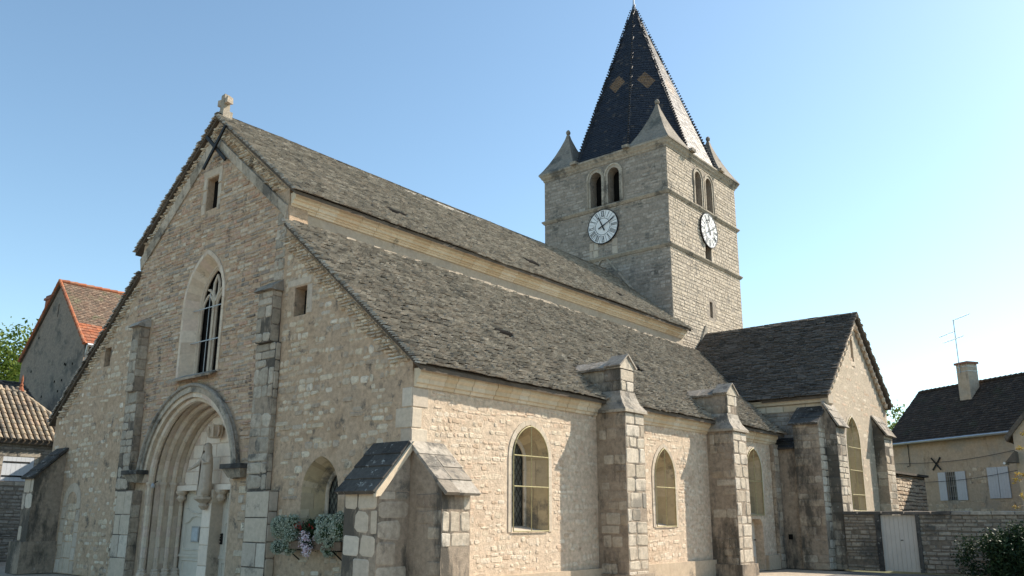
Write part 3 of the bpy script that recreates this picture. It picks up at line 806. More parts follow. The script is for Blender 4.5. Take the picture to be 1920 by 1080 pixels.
# corner pair, SW of the facade
b = MB()
butt_box(b, 7.27,8.22,-.78,0,0,2.12, {'-y':'ashlar','+x':'ashlar_d'}, bh=(.32,.5))
b.prism([(7.27,-.78,2.12),(7.27,0,2.12),(7.27,0,2.95)], (.95,0,0), 'ashlar_d')
cap_slab(b, [(7.16,-.9,2.05),(8.28,-.9,2.05),(8.24,-.01,3.02),(7.16,-.01,3.02)], .07, 'cap_dark', 4, 2)
b.prism([(8.24,-.92,2.0),(8.24,-.80,2.02),(8.24,.0,2.92),(8.24,.0,3.06),(8.24,-.90,2.10)], (.07,0,0), 'cream')
b.build('buttress', church)
b = MB()
butt_box(b, 8.2,9.08,.004,.78,0,2.12, {'+x':'butt_lit'}, bh=(.3,.45))
b.prism([(8.2,.004,2.12),(9.08,.004,2.12),(8.2,.004,2.98)], (0,.776,0), 'butt_m')
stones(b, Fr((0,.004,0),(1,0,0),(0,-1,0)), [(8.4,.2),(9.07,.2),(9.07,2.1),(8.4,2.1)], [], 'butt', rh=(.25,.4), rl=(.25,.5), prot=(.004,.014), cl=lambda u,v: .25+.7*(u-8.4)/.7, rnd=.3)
cap_slab(b, [(9.22,-.06,2.04),(9.22,.88,2.04),(8.2,.9,3.02),(8.2,-.06,3.02)], .07, 'cap_grey', 4, 2)
b.build('buttress', church)
# far left buttress
b = MB()
butt_box(b, -7.75,-7.08,-.84,0,.9,2.75, {'-y':'ashlar'}, bh=(.4,.5))
b.box(-7.85,-6.98,-1.0,0,0,.9,'butt')
b.prism([(-7.75,-.84,2.75),(-7.75,0,2.75),(-7.75,0,3.55)], (.67,0,0), 'butt_m')
cap_slab(b, [(-7.80,-.92,2.70),(-6.98,-.92,2.70),(-6.98,-.01,3.62),(-7.80,-.01,3.62)], .07, 'cap_dark', 4, 2)
b.build('buttress', church)
# transept pair
b = MB()
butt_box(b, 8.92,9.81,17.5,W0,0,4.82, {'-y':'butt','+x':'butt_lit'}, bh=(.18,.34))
b.prism([(8.92,17.5,4.82),(8.92,W0,4.82),(8.92,W0,5.35)], (.89,0,0), 'butt_m')
cap_slab(b, [(8.80,17.38,4.78),(9.86,17.38,4.78),(9.86,W0-.02,5.45),(8.80,W0-.02,5.45)], .07, 'cap_dark', 3, 2)
b.build('buttress', church)
b = MB()
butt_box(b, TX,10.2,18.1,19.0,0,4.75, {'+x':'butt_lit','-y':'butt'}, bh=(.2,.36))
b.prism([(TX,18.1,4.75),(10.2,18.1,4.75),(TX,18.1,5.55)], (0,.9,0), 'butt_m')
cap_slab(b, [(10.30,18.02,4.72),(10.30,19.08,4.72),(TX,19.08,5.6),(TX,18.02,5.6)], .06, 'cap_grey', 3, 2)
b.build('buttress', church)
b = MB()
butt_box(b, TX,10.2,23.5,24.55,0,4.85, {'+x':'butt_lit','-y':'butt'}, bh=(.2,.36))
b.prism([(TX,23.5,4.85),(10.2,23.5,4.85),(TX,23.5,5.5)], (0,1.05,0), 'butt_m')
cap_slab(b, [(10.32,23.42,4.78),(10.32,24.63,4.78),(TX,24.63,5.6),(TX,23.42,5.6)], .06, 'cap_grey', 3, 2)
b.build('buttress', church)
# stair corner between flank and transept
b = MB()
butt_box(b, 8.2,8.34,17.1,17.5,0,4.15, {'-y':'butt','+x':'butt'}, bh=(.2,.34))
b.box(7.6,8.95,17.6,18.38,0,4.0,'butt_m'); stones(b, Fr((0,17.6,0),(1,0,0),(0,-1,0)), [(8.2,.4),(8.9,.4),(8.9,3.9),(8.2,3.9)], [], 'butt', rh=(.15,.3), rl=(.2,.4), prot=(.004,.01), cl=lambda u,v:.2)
cap_slab(b, [(7.6,17.45,3.98),(8.9,17.45,3.98),(8.9,18.36,4.4),(7.6,18.36,4.4)], .06, 'cap_dark', 3, 2)
b.box(8.45,8.6,17.585,17.6,.95,1.12,'dark')
b.build('corner_pier', church)

# --- tower
T0, T1, TY0, TY1 = -3.4, 3.4, 19.46, 26.36
TYC = (TY0+TY1)/2
TF = {'w':Fr((0,TY0,0),(1,0,0),(0,-1,0)), 's':Fr((T1,0,0),(0,1,0),(1,0,0)), 'n':Fr((T0,0,0),(0,1,0),(-1,0,0)), 'e':Fr((0,TY1,0),(1,0,0),(0,1,0))}
tw_ = MB(); tst = MB()
def bel(c1, c2, zb): return [opening(c1,.31,zb,17.12,.33,6), opening(c2,.31,zb,17.12,.33,6)]
hw_ = bel(-.36,.62,15.72); hs_ = bel(22.40,23.47,15.78)
h_tsl = [(22.92,10.5),(22.92,11.25),(23.2,11.25),(23.2,10.5)]
h_tn = [(22.75,13.2),(22.75,14.1),(23.35,14.1),(23.35,13.2)]
ext = [opening(-.36,.5,15.7,17.12,.52,6), opening(.62,.5,15.7,17.12,.52,6)]
exs = [opening(22.40,.5,15.7,17.12,.52,6), opening(23.47,.5,15.7,17.12,.52,6), grow(h_tsl,.08), grow(h_tn,.08)]
panel(tw_, TF['w'], [(T0,6),(T1,6),(T1,18.0),(T0,18.0)], hw_, 'tower_m', .7)
panel(tw_, TF['s'], [(TY0+.7,0),(TY1,0),(TY1,18.0),(TY0+.7,18.0)], hs_+[h_tsl,h_tn], 'tower_m', .7)
tw_.box(T1-.7,T1,TY0,TY0+.7,0,6,'tower_m')
panel(tw_, TF['n'], [(TY0+.7,0),(TY1,0),(TY1,18.0),(TY0+.7,18.0)], [], 'tower_m', .7)
panel(tw_, TF['e'], [(T0+.7,0),(T1-.7,0),(T1-.7,18.0),(T0+.7,18.0)], [], 'tower_m', .7)
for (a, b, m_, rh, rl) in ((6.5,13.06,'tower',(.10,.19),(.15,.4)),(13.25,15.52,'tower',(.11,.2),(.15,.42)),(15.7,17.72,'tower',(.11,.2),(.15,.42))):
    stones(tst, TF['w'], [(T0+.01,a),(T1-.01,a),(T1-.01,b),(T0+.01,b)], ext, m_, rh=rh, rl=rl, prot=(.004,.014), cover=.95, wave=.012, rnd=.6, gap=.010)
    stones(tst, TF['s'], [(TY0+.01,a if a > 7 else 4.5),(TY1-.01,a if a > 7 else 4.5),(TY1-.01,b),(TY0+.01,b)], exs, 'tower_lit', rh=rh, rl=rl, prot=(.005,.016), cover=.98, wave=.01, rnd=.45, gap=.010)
for (F_, cs) in ((TF['w'], (-.36,.62)), (TF['s'], (22.40,23.47))):
    for c in cs:
        A = full(c,.31,15.74,17.12,.33,3,6); B = full(c,.46,15.74,17.12,.50,3,6)
        ring(tst, F_, A, B, 0, .02, 'ashlar_d', step=2)
        ring(tst, F_, full(c,.43,15.74,17.12,.46,3,6), full(c,.50,15.74,17.12,.54,3,6), .015, .04, 'ashlar_d', step=3)
blocks(tst, TF['s'], 22.6, 22.75, 13.2, 14.0, 'ashlar', bh=(.25,.4), bl=(.3,.4), p=.02)
blocks(tst, TF['s'], 23.36, 23.55, 13.2, 14.0, 'ashlar', bh=(.25,.4), bl=(.3,.4), p=.02)
blocks(tst, TF['w'], -.8, -.3, 13.24, 14.0, 'ashlar', bh=(.3,.4), bl=(.3,.6), p=.03)
blocks(tst, TF['w'], .45, .75, 13.24, 14.0, 'ashlar', bh=(.3,.4), bl=(.3,.6), p=.03)
tower = tw_.build('tower', church)
tst.build('tower_stonework', tower)
def band(z0, z1, pr, mat, name):
    mb = MB()
    a0, a1, b0, b1 = T0-pr, T1+pr, TY0-pr, TY1+pr
    i = .03
    # sloped-top moulding as four mitred sides
    def lvl(e, z): return [(T0-e,TY0-e,z),(T1+e,TY0-e,z),(T1+e,TY1+e,z),(T0-e,TY1+e,z)]
    rings = [lvl(-.05,z0), lvl(pr*.35,z0), lvl(pr,z0+(z1-z0)*.45), lvl(pr,z0+(z1-z0)*.62), lvl(-.05,z1)]
    vs = [p for r_ in rings for p in r_]; fs = []
    for k in range(4):
        for j in range(4): fs.append((k*4+j, k*4+(j+1) % 4, (k+1)*4+(j+1) % 4, (k+1)*4+j))
    mb.add(vs, fs, mat); return mb.build(name, tower)
band(15.50,15.74,.12,'ashlar_d','string_course'); band(13.04,13.28,.12,'ashlar_d','string_course'); 
mb = MB()
prof = [(-.05,17.70),(.03,17.72),(.05,17.80),(.12,17.88),(.15,17.96),(.20,18.02),(.20,18.10),(-.3,18.14)]
vs = []; fs = []
for e, z in prof: vs += [(T0-e,TY0-e,z),(T1+e,TY0-e,z),(T1+e,TY1+e,z),(T0-e,TY1+e,z)]
for k in range(len(prof)-1):
    for j in range(4): fs.append((k*4+j, k*4+(j+1) % 4, (k+1)*4+(j+1) % 4, (k+1)*4+j))
k = (len(prof)-1)*4; fs.append((k,k+1,k+2,k+3))
mb.add(vs, fs, 'ashlar_d'); mb.build('cornice', tower)
for bx in [(c-.34,c+.34,TY0+.5,TY0+.54,15.6,17.5) for c in (-.36,.62)]+[(T1-.60,T1-.56,c-.36,c+.36,15.6,17.5) for c in (22.40,23.47)]+[(T1-.5,T1-.46,22.7,23.4,13.1,14.2),(T1-.4,T1-.36,22.85,23.25,10.4,11.3)]:
    mb = MB(); mb.box(*bx, 'dark'); mb.build('belfry_shutter', tower)  # black sheet standing in for the unlit interior behind each opening
mb = MB()   # trace of the older, steeper roof on the west face
for s in (1,-1):
    for i in range(9):
        x0 = .05+i*.36; x1 = x0+.34; z = lambda x: 13.35-1.27*x
        if s < 0 and i > 2: break
        mb.hexa([(s*x0,TY0-.07,z(x0)-.13),(s*x1,TY0-.07,z(x1)-.13),(s*x1,TY0+.01,z(x1)-.13),(s*x0,TY0+.01,z(x0)-.13),(s*x0,TY0-.05,z(x0)),(s*x1,TY0-.05,z(x1)),(s*x1,TY0+.01,z(x1)),(s*x0,TY0+.01,z(x0))], 'ashlar_d')
mb.build('old_roof_line', tower)
# clocks
def clock(fr, cx, cz, r):
    d = MB()
    n = 48
    def disc(r0, r1, w, th, mat):
        vs = []; fs = []
        for i in range(n):
            t = 2*math.pi*i/n; c, s_ = math.cos(t), math.sin(t)
            vs += [fr(cx+r0*c, cz+r0*s_, w+th), fr(cx+r1*c, cz+r1*s_, w+th), fr(cx+r0*c, cz+r0*s_, w), fr(cx+r1*c, cz+r1*s_, w)]
        for i in range(n):
            j = (i+1) % n
            fs += [(4*i,4*i+1,4*j+1,4*j),(4*i+1,4*i+3,4*j+3,4*j+1),(4*i+2,4*i,4*j,4*j+2)]
        d.add(vs, fs, mat)
    disc(.0, r, .03, .06, 'white'); disc(r*.975, r*1.02, .03, .075, 'black'); disc(r*.475, r*.50, .09, .006, 'black')
    def bar(t, ra, rb, off, wd, skew=0):   # radial bar at clock angle t, tangential offsets
        a = math.pi/2-t; c = Vector((math.cos(a), math.sin(a))); q = Vector((math.sin(a), -math.cos(a)))
        p = [c*ra+q*(off-skew-wd/2), c*ra+q*(off-skew+wd/2), c*rb+q*(off+skew+wd/2), c*rb+q*(off+skew-wd/2)]
        vs = [fr(cx+x.x, cz+x.y, .088) for x in p]+[fr(cx+x.x, cz+x.y, .098) for x in p]
        d.hexa(vs, 'black')
    nums = ['XII','I','II','III','IIII','V','VI','VII','VIII','IX','X','XI']
    for i, sname in enumerate(nums):
        t = i*math.pi/6
        bar(t+math.pi/12, r*.5, r*.975, 0, r*.012)
        wd = {'I':.055,'V':.13,'X':.13}; tot = sum(wd[ch] for ch in sname)*r; x = -tot/2
        for ch in sname:
            w_ = wd[ch]*r; c = x+w_/2; ra, rb = r*.585, r*.90
            if ch == 'I': bar(t, ra, rb, c, r*.026)
            elif ch == 'V':
                bar(t, ra, rb, c-w_*.18, r*.030, -w_*.16); bar(t, ra, rb, c+w_*.18, r*.014, w_*.16)
            else:
                bar(t, ra, rb, c, r*.030, -w_*.30); bar(t, ra, rb, c, r*.014, w_*.30)
            x += w_
        bar(t, r*.565, r*.58, 0, tot*.95); bar(t, r*.905, r*.92, 0, tot*.95)
    dial = d.build('clock_dial', church)
    h_ = MB()
    def hand(t, l, wd, w):
        a = math.pi/2-t; c = Vector((math.cos(a), math.sin(a))); q = Vector((math.sin(a), -math.cos(a)))
        p = [c*(-.28*r)-q*wd*.9, c*(-.28*r)+q*wd*.9, c*l+q*wd*.45, c*l-q*wd*.45]
        h2 = MB(); h2.hexa([fr(cx+x.x, cz+x.y, w) for x in p]+[fr(cx+x.x, cz+x.y, w+.02) for x in p], 'black'); h2.build('clock_hand', dial)
    hand(2*math.pi*(11.18/12), r*.62, r*.045, .11); hand(2*math.pi*(10.8/60), r*.86, r*.035, .135)
clock(TF['w'], .02, 14.65, .82); clock(TF['s'], 23.12, 14.70, .83)
# spire
AP = Vector((0, TYC-.02, 28.0)); SZ = 18.1; APO = 3.42
hips = []
for i in range(8):
    t = math.pi/8+i*math.pi/4; rr_ = APO/math.cos(math.pi/8)
    hips.append(Vector((rr_*math.cos(t), TYC+rr_*math.sin(t), SZ)))
sm = MB()
for i in range(8):
    a, b = hips[i], hips[(i+1) % 8]
    sm.add([a*1, b*1, AP], [(0,1,2)], 'roof_u')
spire_core = sm
sp_ = MB()
for i in range(8):
    a, b = hips[i], hips[(i+1) % 8]
    mid = (a+b)/2; ud = (b-a); L = ud.length; vd = AP-mid; V = vd.length
    slabs(sp_, a, ud, vd, L, V, 'spire', ex=.125, rl=(.15,.2), th=(.012,.018), tilt=.014, jit=.35,
          clip=lambda u, v, a0, a1: abs(u-L/2) < L/2*(1-v/V)+.02, uvf=lambda u, v: (u-L/2, v))
spire = spire_core.build('spire', tower)
sp_.build('spire_tiles', spire)
for i in range(8):
    mb = MB(); a = hips[i]; d_ = (AP-a); n = 64
    ctr = Vector((0, TYC, 0))
    out_ = Vector((a.x, a.y-TYC, 0)).normalized()
    mb.tube([a+out_*.03, AP+out_*.03-Vector((0,0,.3))], [.07,.05], 'spire', 6)
    for k in range(n):
        p_ = a+d_*((k+.5)/n*.97)+out_*.09+Vector((0,0,.03))
        s_ = .058*(1-.35*k/n)
        mb.blob(p_, (s_, s_, s_*.9), 'spire', 6, .05)
    mb.uv = [(9, 9)]*len(mb.v)
    mb.build('hip_crest', tower)
mb = MB(); mb.lathe((AP.x,AP.y,AP.z-.42), [(.17,0),(.10,.28),(.045,.55),(.03,1.6),(.01,2.2)], 'zinc', 10); mb.build('spire_finial', tower)
# corner pinnacles
for sx, sy in ((1,-1),(-1,-1),(1,1),(-1,1)):
    mb = MB()
    cx_, cy_ = sx*2.56, TYC+sy*2.56
    prof = [(1.08,18.06),(1.08,18.12),(.92,18.36),(.70,18.75),(.48,19.20),(.28,19.68),(.12,20.12),(.06,20.36)]
    n = 4
    for i in range(len(prof)-1):
        (ra,za),(rb,zb) = prof[i], prof[i+1]
        A = [(cx_+ra*q[0], cy_+ra*q[1], za) for q in ((-1,-1),(1,-1),(1,1),(-1,1))]
        B = [(cx_+rb*q[0], cy_+rb*q[1], zb) for q in ((-1,-1),(1,-1),(1,1),(-1,1))]
        mb.hexa(A+B, 'pinn')
    mb.lathe((cx_,cy_,20.32), [(.05,0),(.04,.05),(.10,.10),(.12,.19),(.08,.28),(.02,.33)], 'pinn', 8)
    mb.build('corner_pinnacle', tower)
for (x, y) in ((1.5,TY0-.22),(T1+.2,TYC-1.45),(T1+.2,TYC+1.5),(-1.45,TY0-.2)):
    mb = MB(); mb.box(x-.16,x+.16,y-.16,y+.2,18.06,18.2,'ashlar_d'); mb.build('gargoyle_block', tower)

# --- gable cross
mb = MB()
mb.box(-.16,.16,-.02,.28,12.52,12.75,'ashlar_d')
mb.hexa([(-.10,.02,12.74),(.10,.02,12.74),(.10,.22,12.74),(-.10,.22,12.74),(-.085,.03,13.26),(.07,.04,13.29),(.075,.21,13.27),(-.08,.20,13.24)],'ashlar_d')
for s in (1,-1): mb.hexa([(s*.07,.045,12.99),(s*.25,.02,12.98),(s*.24,.22,12.96),(s*.07,.195,12.99),(s*.07,.045,13.15),(s*.26,.03,13.17),(s*.23,.21,13.15),(s*.07,.195,13.15)],'ashlar_d')
mb.build('gable_cross', church)
# iron wall anchor
mb = MB()
for a, b in (((-.38,12.02),(.72,11.02)),((.66,12.04),(-.30,11.0))):
    d_ = Vector((b[0]-a[0], b[1]-a[1])).normalized(); q = Vector((-d_.y, d_.x))*.045
    w_ = .11 if a[0] < 0 else .16
    P = [(a[0]+q.x,a[1]+q.y),(a[0]-q.x,a[1]-q.y),(b[0]-q.x,b[1]-q.y),(b[0]+q.x,b[1]+q.y)]
    mb.hexa([FAC(*p_, w_) for p_ in P]+[FAC(*p_, w_+.05) for p_ in P], 'iron')
mb.build('wall_anchor', church)
# frames of small openings
mb = MB()
blocks(mb, FAC, -.50,-.30,9.7,10.85,'ashlar',bh=(.3,.42),bl=(.2,.3),p=.02)
blocks(mb, FAC, .26,.44,9.7,10.85,'ashlar',bh=(.3,.42),bl=(.2,.3),p=.02)
blocks(mb, FAC, -.50,.44,10.76,11.0,'ashlar',bh=(.2,.3),bl=(.9,1),p=.02)
mb.build('opening_surround', church); mb = MB()
blocks(mb, FAC, 3.82,4.75,6.87,7.06,'ashlar',bh=(.19,.2),bl=(.9,1),p=.03)
blocks(mb, FAC, 4.6,4.82,6.15,6.86,'ashlar',bh=(.6,.8),bl=(.2,.3),p=.02)
mb.build('opening_surround', church)
for x0,x1,y0,z0,z1 in ((-.29,.25,.20,9.81,10.74),(4.13,4.57,.28,6.16,6.84),(-5.34,-4.96,.2,6.01,6.57)):
    mb = MB(); mb.box(x0,x1,y0,y0+.03,z0,z1,'dark'); mb.build('slit_window', church)

# --- windows with splayed reveals
def bar(mb, a, b, r, mat, n=6): mb.tube([a, b], r, mat, n)
def church_window(fr, q, depth, inner, grille='full', style='lead', wf=0.0, rows=(.62,.33)):
    cx, hw, z0, zs, rise = q['cx'], q['hw'], q['z0'], q['zs'], q['rise']
    ihw = hw*inner
    A = full(cx, hw-.004, z0, zs, rise, 5, 8)
    B = full(cx, ihw, z0+.12, zs-.03, rise-(hw-ihw)*.9, 5, 8)
    n = len(A)
    gl = MB()
    # glass
    g_out = [(x, z) for x, z in B]
    tris = tessellate_polygon([[Vector((a, b, 0)) for a, b in g_out]])
    vs = [fr(a, b, -depth-.02) for a, b in g_out]
    gl.add(vs, [t for t in tris], 'glass')
    win = gl.build('window', church)
    rv = MB()   # reveal cut in blocks
    i = 0
    while i < n-1:
        j = min(i+random.choice((1,2)), n-1)
        for k in range(i, j):
            pass
        cut = random.uniform(.3,.7)
        for d0, d1 in ((0,cut-.01),(cut,1.0)):
            m = j-i+1; vs = []
            for d_ in (d0, d1):
                for k in range(i, j+1):
                    a = fr(*A[k], 0); b = fr(*B[k], -depth); e = .012 if k == j else 0
                    vs.append(a.lerp(b, d_))
            rv.add(vs, [(k, k+1, m+k+1, m+k) for k in range(m-1)], 'reveal')
        i = j
    rv.add([fr(*A[0], 0), fr(*A[-1], 0), fr(*B[-1], -depth), fr(*B[0], -depth)], [(0,1,2,3)], 'ashlar')
    rv.build('reveal', win)
    fm = MB()
    for e in (0, .06):
        C_ = full(cx, ihw-e, z0+.12, zs-.03, rise-(hw-ihw)*.9-e, 5, 8)
        fm.tube([fr(a, b, -depth+.01+e*.2) for a, b in C_], .032, 'ashlar', 6)
    fm.build('stone_frame', win)
    ld = MB()
    zt = lambda u: zs+math.sqrt(max(0, 1-((u-cx)/ihw)**2))*(rise*.7)
    u = cx-ihw+.12
    if style == 'lead':
        sp = .17
        for s in (1,-1):
            k = -30
            while k < 30:
                c0 = k*sp*1.4
                # diagonal line z = s*2.2*u + c0
                seg = []
                m_ = 40
                for i in range(m_+1):
                    uu_ = cx-ihw+2*ihw*i/m_; zz = z0+1.2+s*1.8*(uu_-cx)+c0
                    ins = z0+.14 < zz < zt(uu_)
                    if ins: seg.append((uu_, zz))
                if len(seg) > 1: ld.tube([fr(*seg[0], -depth), fr(*seg[-1], -depth)], .008, 'iron', 4, cap=False)
                k += 1
        ld.build('leading', win)
    if grille:
        gr = MB()
        G = full(cx, hw-.03, z0+.02, zs, rise-.03, 4, 8)
        gr.tube([fr(a, b, .035) for a, b in G]+[], .014, 'grille', 5)
        gr.tube([fr(cx-hw+.03, z0+.02, .035), fr(cx+hw-.03, z0+.02, .035)], .014, 'grille', 5)
        gr.tube([fr(cx, z0+.02, .035), fr(cx, zs+rise-.03, .035)], .012, 'grille', 5)
        for t in rows:
            zz = z0+t*(zs+rise-z0); gr.tube([fr(cx-hw+.04, zz, .045), fr(cx+hw-.04, zz, .045)], .014, 'grille', 5)
        gr.build('grille', win)
    return win
church_window(FLK, W1, .5, .64, rows=(.70,.415)); church_window(FLK, W2, .5, .64, rows=(.49,)); church_window(FLK, W3, .5, .62, rows=(.5,))
church_window(GAB, tw, .45, .62, rows=(.66,.42,.17))
church_window(FAC, NI, .5, .6, grille=None)
# big west window with tracery
q = WIN; depth = .5
cx, hw, z0, zs, rise = q['cx'], q['hw'], q['z0'], q['zs'], q['rise']
A = full(cx, hw, z0, zs, rise, 6, 8); B = full(cx, .70, z0+.10, zs, 1.08, 6, 8); Bo = full(cx, hw+.10, z0, zs, rise+.12, 6, 8)
gl = MB(); tri = tessellate_polygon([[Vector((a,b,0)) for a,b in B]]); gl.add([FAC(a,b,-.42) for a,b in B], [t for t in tri], 'dark'); win = gl.build('window', church)
rv = MB()
for i in range(len(A)-1):
    rv.add([FAC(*A[i],.03),FAC(*A[i+1],.03),FAC(*B[i+1],-.32),FAC(*B[i],-.32),], [(0,1,2,3)], 'portal')
ring(rv, FAC, A, Bo, 0, .03, 'portal')
rv.add([FAC(*A[0],.03),FAC(*A[-1],.03),FAC(*B[-1],-.32),FAC(*B[0],-.32)], [(0,1,2,3)], 'portal')
rv.build('reveal', win)
tc = MB()
for e, rad in ((0,.05),(.08,.035)):
    C_ = full(cx, .70-e, z0+.10, zs, 1.08-e, 6, 8); tc.tube([FAC(a,b,-.33) for a,b in C_], rad, 'ashlar', 8)
tc.box(cx-.05,cx+.05,.28,.41,z0+.1,zs+.1,'ashlar')
for s in (1,-1):
    c_ = cx+s*.34
    tc.tube([FAC(a,b,-.35) for a,b in arch(c_,.28,zs-.15,.48,6)], .035, 'ashlar', 6)
    tc.tube([FAC(c_-.28,z0+.15,-.35),FAC(c_-.28,zs-.15,-.35)], .03, 'ashlar', 6); tc.tube([FAC(c_+.28,z0+.15,-.35),FAC(c_+.28,zs-.15,-.35)], .03, 'ashlar', 6)
    tc.tube([FAC(cx,zs+.05,-.35),FAC(cx+s*.12,zs+.28,-.35),FAC(cx+s*.30,zs+.45,-.35),FAC(cx+s*.42,zs+.48,-.35)], [.05,.045,.04,.03], 'ashlar', 6)
    tc.tube([FAC(cx,zs+.05,-.35),FAC(cx+s*.13,zs+.35,-.35),FAC(cx+s*.12,zs+.62,-.35),FAC(cx,zs+.85,-.35)], [.05,.045,.04,.03], 'ashlar', 6)
tc.build('tracery', win)
gr = MB()
for zz in (z0+.95, z0+1.85): gr.tube([FAC(cx-.85,zz,-.18),FAC(cx+.85,zz,-.18)], .016, 'steel', 6)
gr.tube([FAC(cx-.05,z0+.1,-.2),FAC(cx-.05,zs+.3,-.2)], .010, 'steel', 5)
gr.build('grille', win)
sl = MB(); cap_slab(sl, [(cx-1.1,-.24,z0-.14),(cx+1.05,-.24,z0-.12),(cx+.95,.08,z0+.03),(cx-.95,.08,z0+.03)], .05, 'cap_grey', 1, 3); sl.build('sill', win)

# --- portal
por = MB()
orders = [(2.046, -.004), (1.96,.22), (1.87,.45), (1.80,.68), (1.74,.90)]
for i in range(len(orders)-1):
    h0, d0 = orders[i]; h1, d1 = orders[i+1]
    f = lambda hw_, dr=0: full(PCX, hw_, .02, PZS, PRISE-(2.05-hw_)*.9, 6, 12)
    A = f(h0); B = f(h1)
    for k in range(len(A)-1):
        gp_ = .004
        # intrados of the outer step, then its inner face
        por.add([FAC(*A[k],-d0),FAC(*A[k+1],-d0),FAC(*A[k+1],-d1),FAC(*A[k],-d1)], [(0,1,2,3)], 'portal')
        por.add([FAC(*A[k],-d1),FAC(*A[k+1],-d1),FAC(*B[k+1],-d1),FAC(*B[k],-d1)], [(0,1,2,3)], 'portal')
portal = por.build('portal', church)
for i, (h0, d0) in enumerate(orders[:4]):   # roll mouldings and shafts
    mb = MB()
    rh_ = h0-.055; rz = PRISE-(2.05-h0)*.9-.05; dd = d0+(.20 if i else .10)
    F_ = full(PCX, rh_, .3, PZS, rz, 8, 14)
    rad = (.085,.075,.07,.055)[i]
    for k in range(len(F_)-1):
        if i == 0 or k % 1 == 0:
            a = Vector(FAC(*F_[k],-dd)); b = Vector(FAC(*F_[k+1],-dd)); g_ = (b-a).normalized()*.003
            mb.tube([a+g_, b-g_], rad, 'portal', 8)
    mb.build('archivolt', portal)
for i, (h0, d0) in enumerate(orders[:4]):   # capitals and bases
    for s in (-1, 1):
        x = PCX+s*(h0-.055); y = d0+(.20 if i else .10)
        mb = MB(); mb.lathe((x,y,2.28), [(.07,0),(.075,.05),(.10,.14),(.13,.19),(.13,.24)], 'portal', 8)
        mb.build('capital', portal)
        mb = MB(); mb.lathe((x,y,.10), [(.14,0),(.14,.08),(.11,.12),(.12,.16),(.08,.2)], 'portal', 8)
        mb.box(x-.15,x+.15,y-.15,y+.15,0,.12,'portal'); mb.build('shaft_base', portal)
hd = MB()    # hood mould
A = arch(PCX,2.16,2.5,2.24,14); B = arch(PCX,2.34,2.5,2.44,14)
ring(hd, FAC, A, B, 0, .13, 'ashlar_d', step=2); ring(hd, FAC, arch(PCX,2.05,2.5,2.12,14), arch(PCX,2.17,2.5,2.25,14), 0, .07, 'portal', step=2)
for k in range(0, 28):
    pass
hd.tube([FAC(a,b,.14) for a,b in arch(PCX,2.33,2.5,2.43,14)], .05, 'cap_grey', 6)
for s in (-1,1):
    x = PCX+s*2.42
    cb = MB(); cb.box(x-.42,x+.42,-.34,0,2.72,2.83,'cap_dark')
    cb.hexa([(x-.26,-.2,2.52),(x+.26,-.2,2.52),(x+.26,0,2.52),(x-.26,0,2.52),(x-.38,-.3,2.72),(x+.38,-.3,2.72),(x+.38,0,2.72),(x-.38,0,2.72)],'ashlar_d'); cb.build('impost', portal)
hd.build('hood_mould', portal)
tp = MB()    # tympanum of pale blocks
ty_o = arch(PCX,1.76,2.42,1.98,14)
tri = tessellate_polygon([[Vector((a,b,0)) for a,b in ty_o]]); tp.add([FAC(a,b,-.90) for a,b in ty_o], [t for t in tri], 'portal')
v = 2.45
for rowh in (.36,.34,.36,.36,.34,.2):
    zc_ = v+rowh/2
    ww = [p for p in ty_o if p[1] > v+rowh-.02]
    hwid = max(p[0]-PCX for p in ww)-.02 if ww else .2
    blocks(tp, Fr((0,.90,0),(1,0,0),(0,-1,0)), PCX-hwid, PCX+hwid, v, v+rowh-.002, 'white_ashlar', bh=(rowh,rowh), bl=(.4,.75), p=.014, gap=.012, rnd=.04)
    v += rowh
tp.box(PCX-1.75,PCX+1.75,.72,.93,2.30,2.44,'white_ashlar')
tp.build('tympanum', portal)
tm = MB()    # central pier and corbels
tm.box(PCX-.21,PCX+.21,.62,.98,.02,1.98,'portal'); 
blocks(tm, Fr((0,.62,0),(1,0,0),(0,-1,0)), PCX-.21,PCX+.21,.02,1.98,'white_ashlar',bh=(.4,.5),bl=(.5,.6),p=.012,rnd=.05)
tm.box(PCX-.26,PCX+.26,.60,.98,1.98,2.30,'portal')
for x, s in ((PCX-.32,-1),(PCX+.32,1),(PCX-1.62,1),(PCX+1.62,-1)):
    cb = MB(); cb.lathe((x,.80,2.02), [(.06,0),(.12,.08),(.09,.16),(.15,.22),(.16,.28)], 'portal', 7); cb.build('corbel', portal)
cb = MB(); cb.lathe((PCX,.52,1.80), [(.05,0),(.14,.10),(.10,.16),(.22,.24),(.26,.27),(.26,.32)], 'statue', 10); cb.build('console', portal)
tm.build('central_pier', portal)
cn = MB()    # carved canopy above the statue
cn.lathe((PCX-.02,.66,3.62), [(.12,0),(.16,.05),(.13,.09),(.17,.28),(.19,.31),(.19,.34)], 'portal', 8)
for i in range(8):
    t = i*math.pi/4; cn.tube([(PCX-.02+.15*math.cos(t),.66+.15*math.sin(t),3.64),(PCX-.02+.19*math.cos(t),.66+.19*math.sin(t),3.80),(PCX-.02+.17*math.cos(t),.66+.17*math.sin(t),3.99)], [.015,.03,.008], 'portal', 5)
cn.build('canopy', portal)
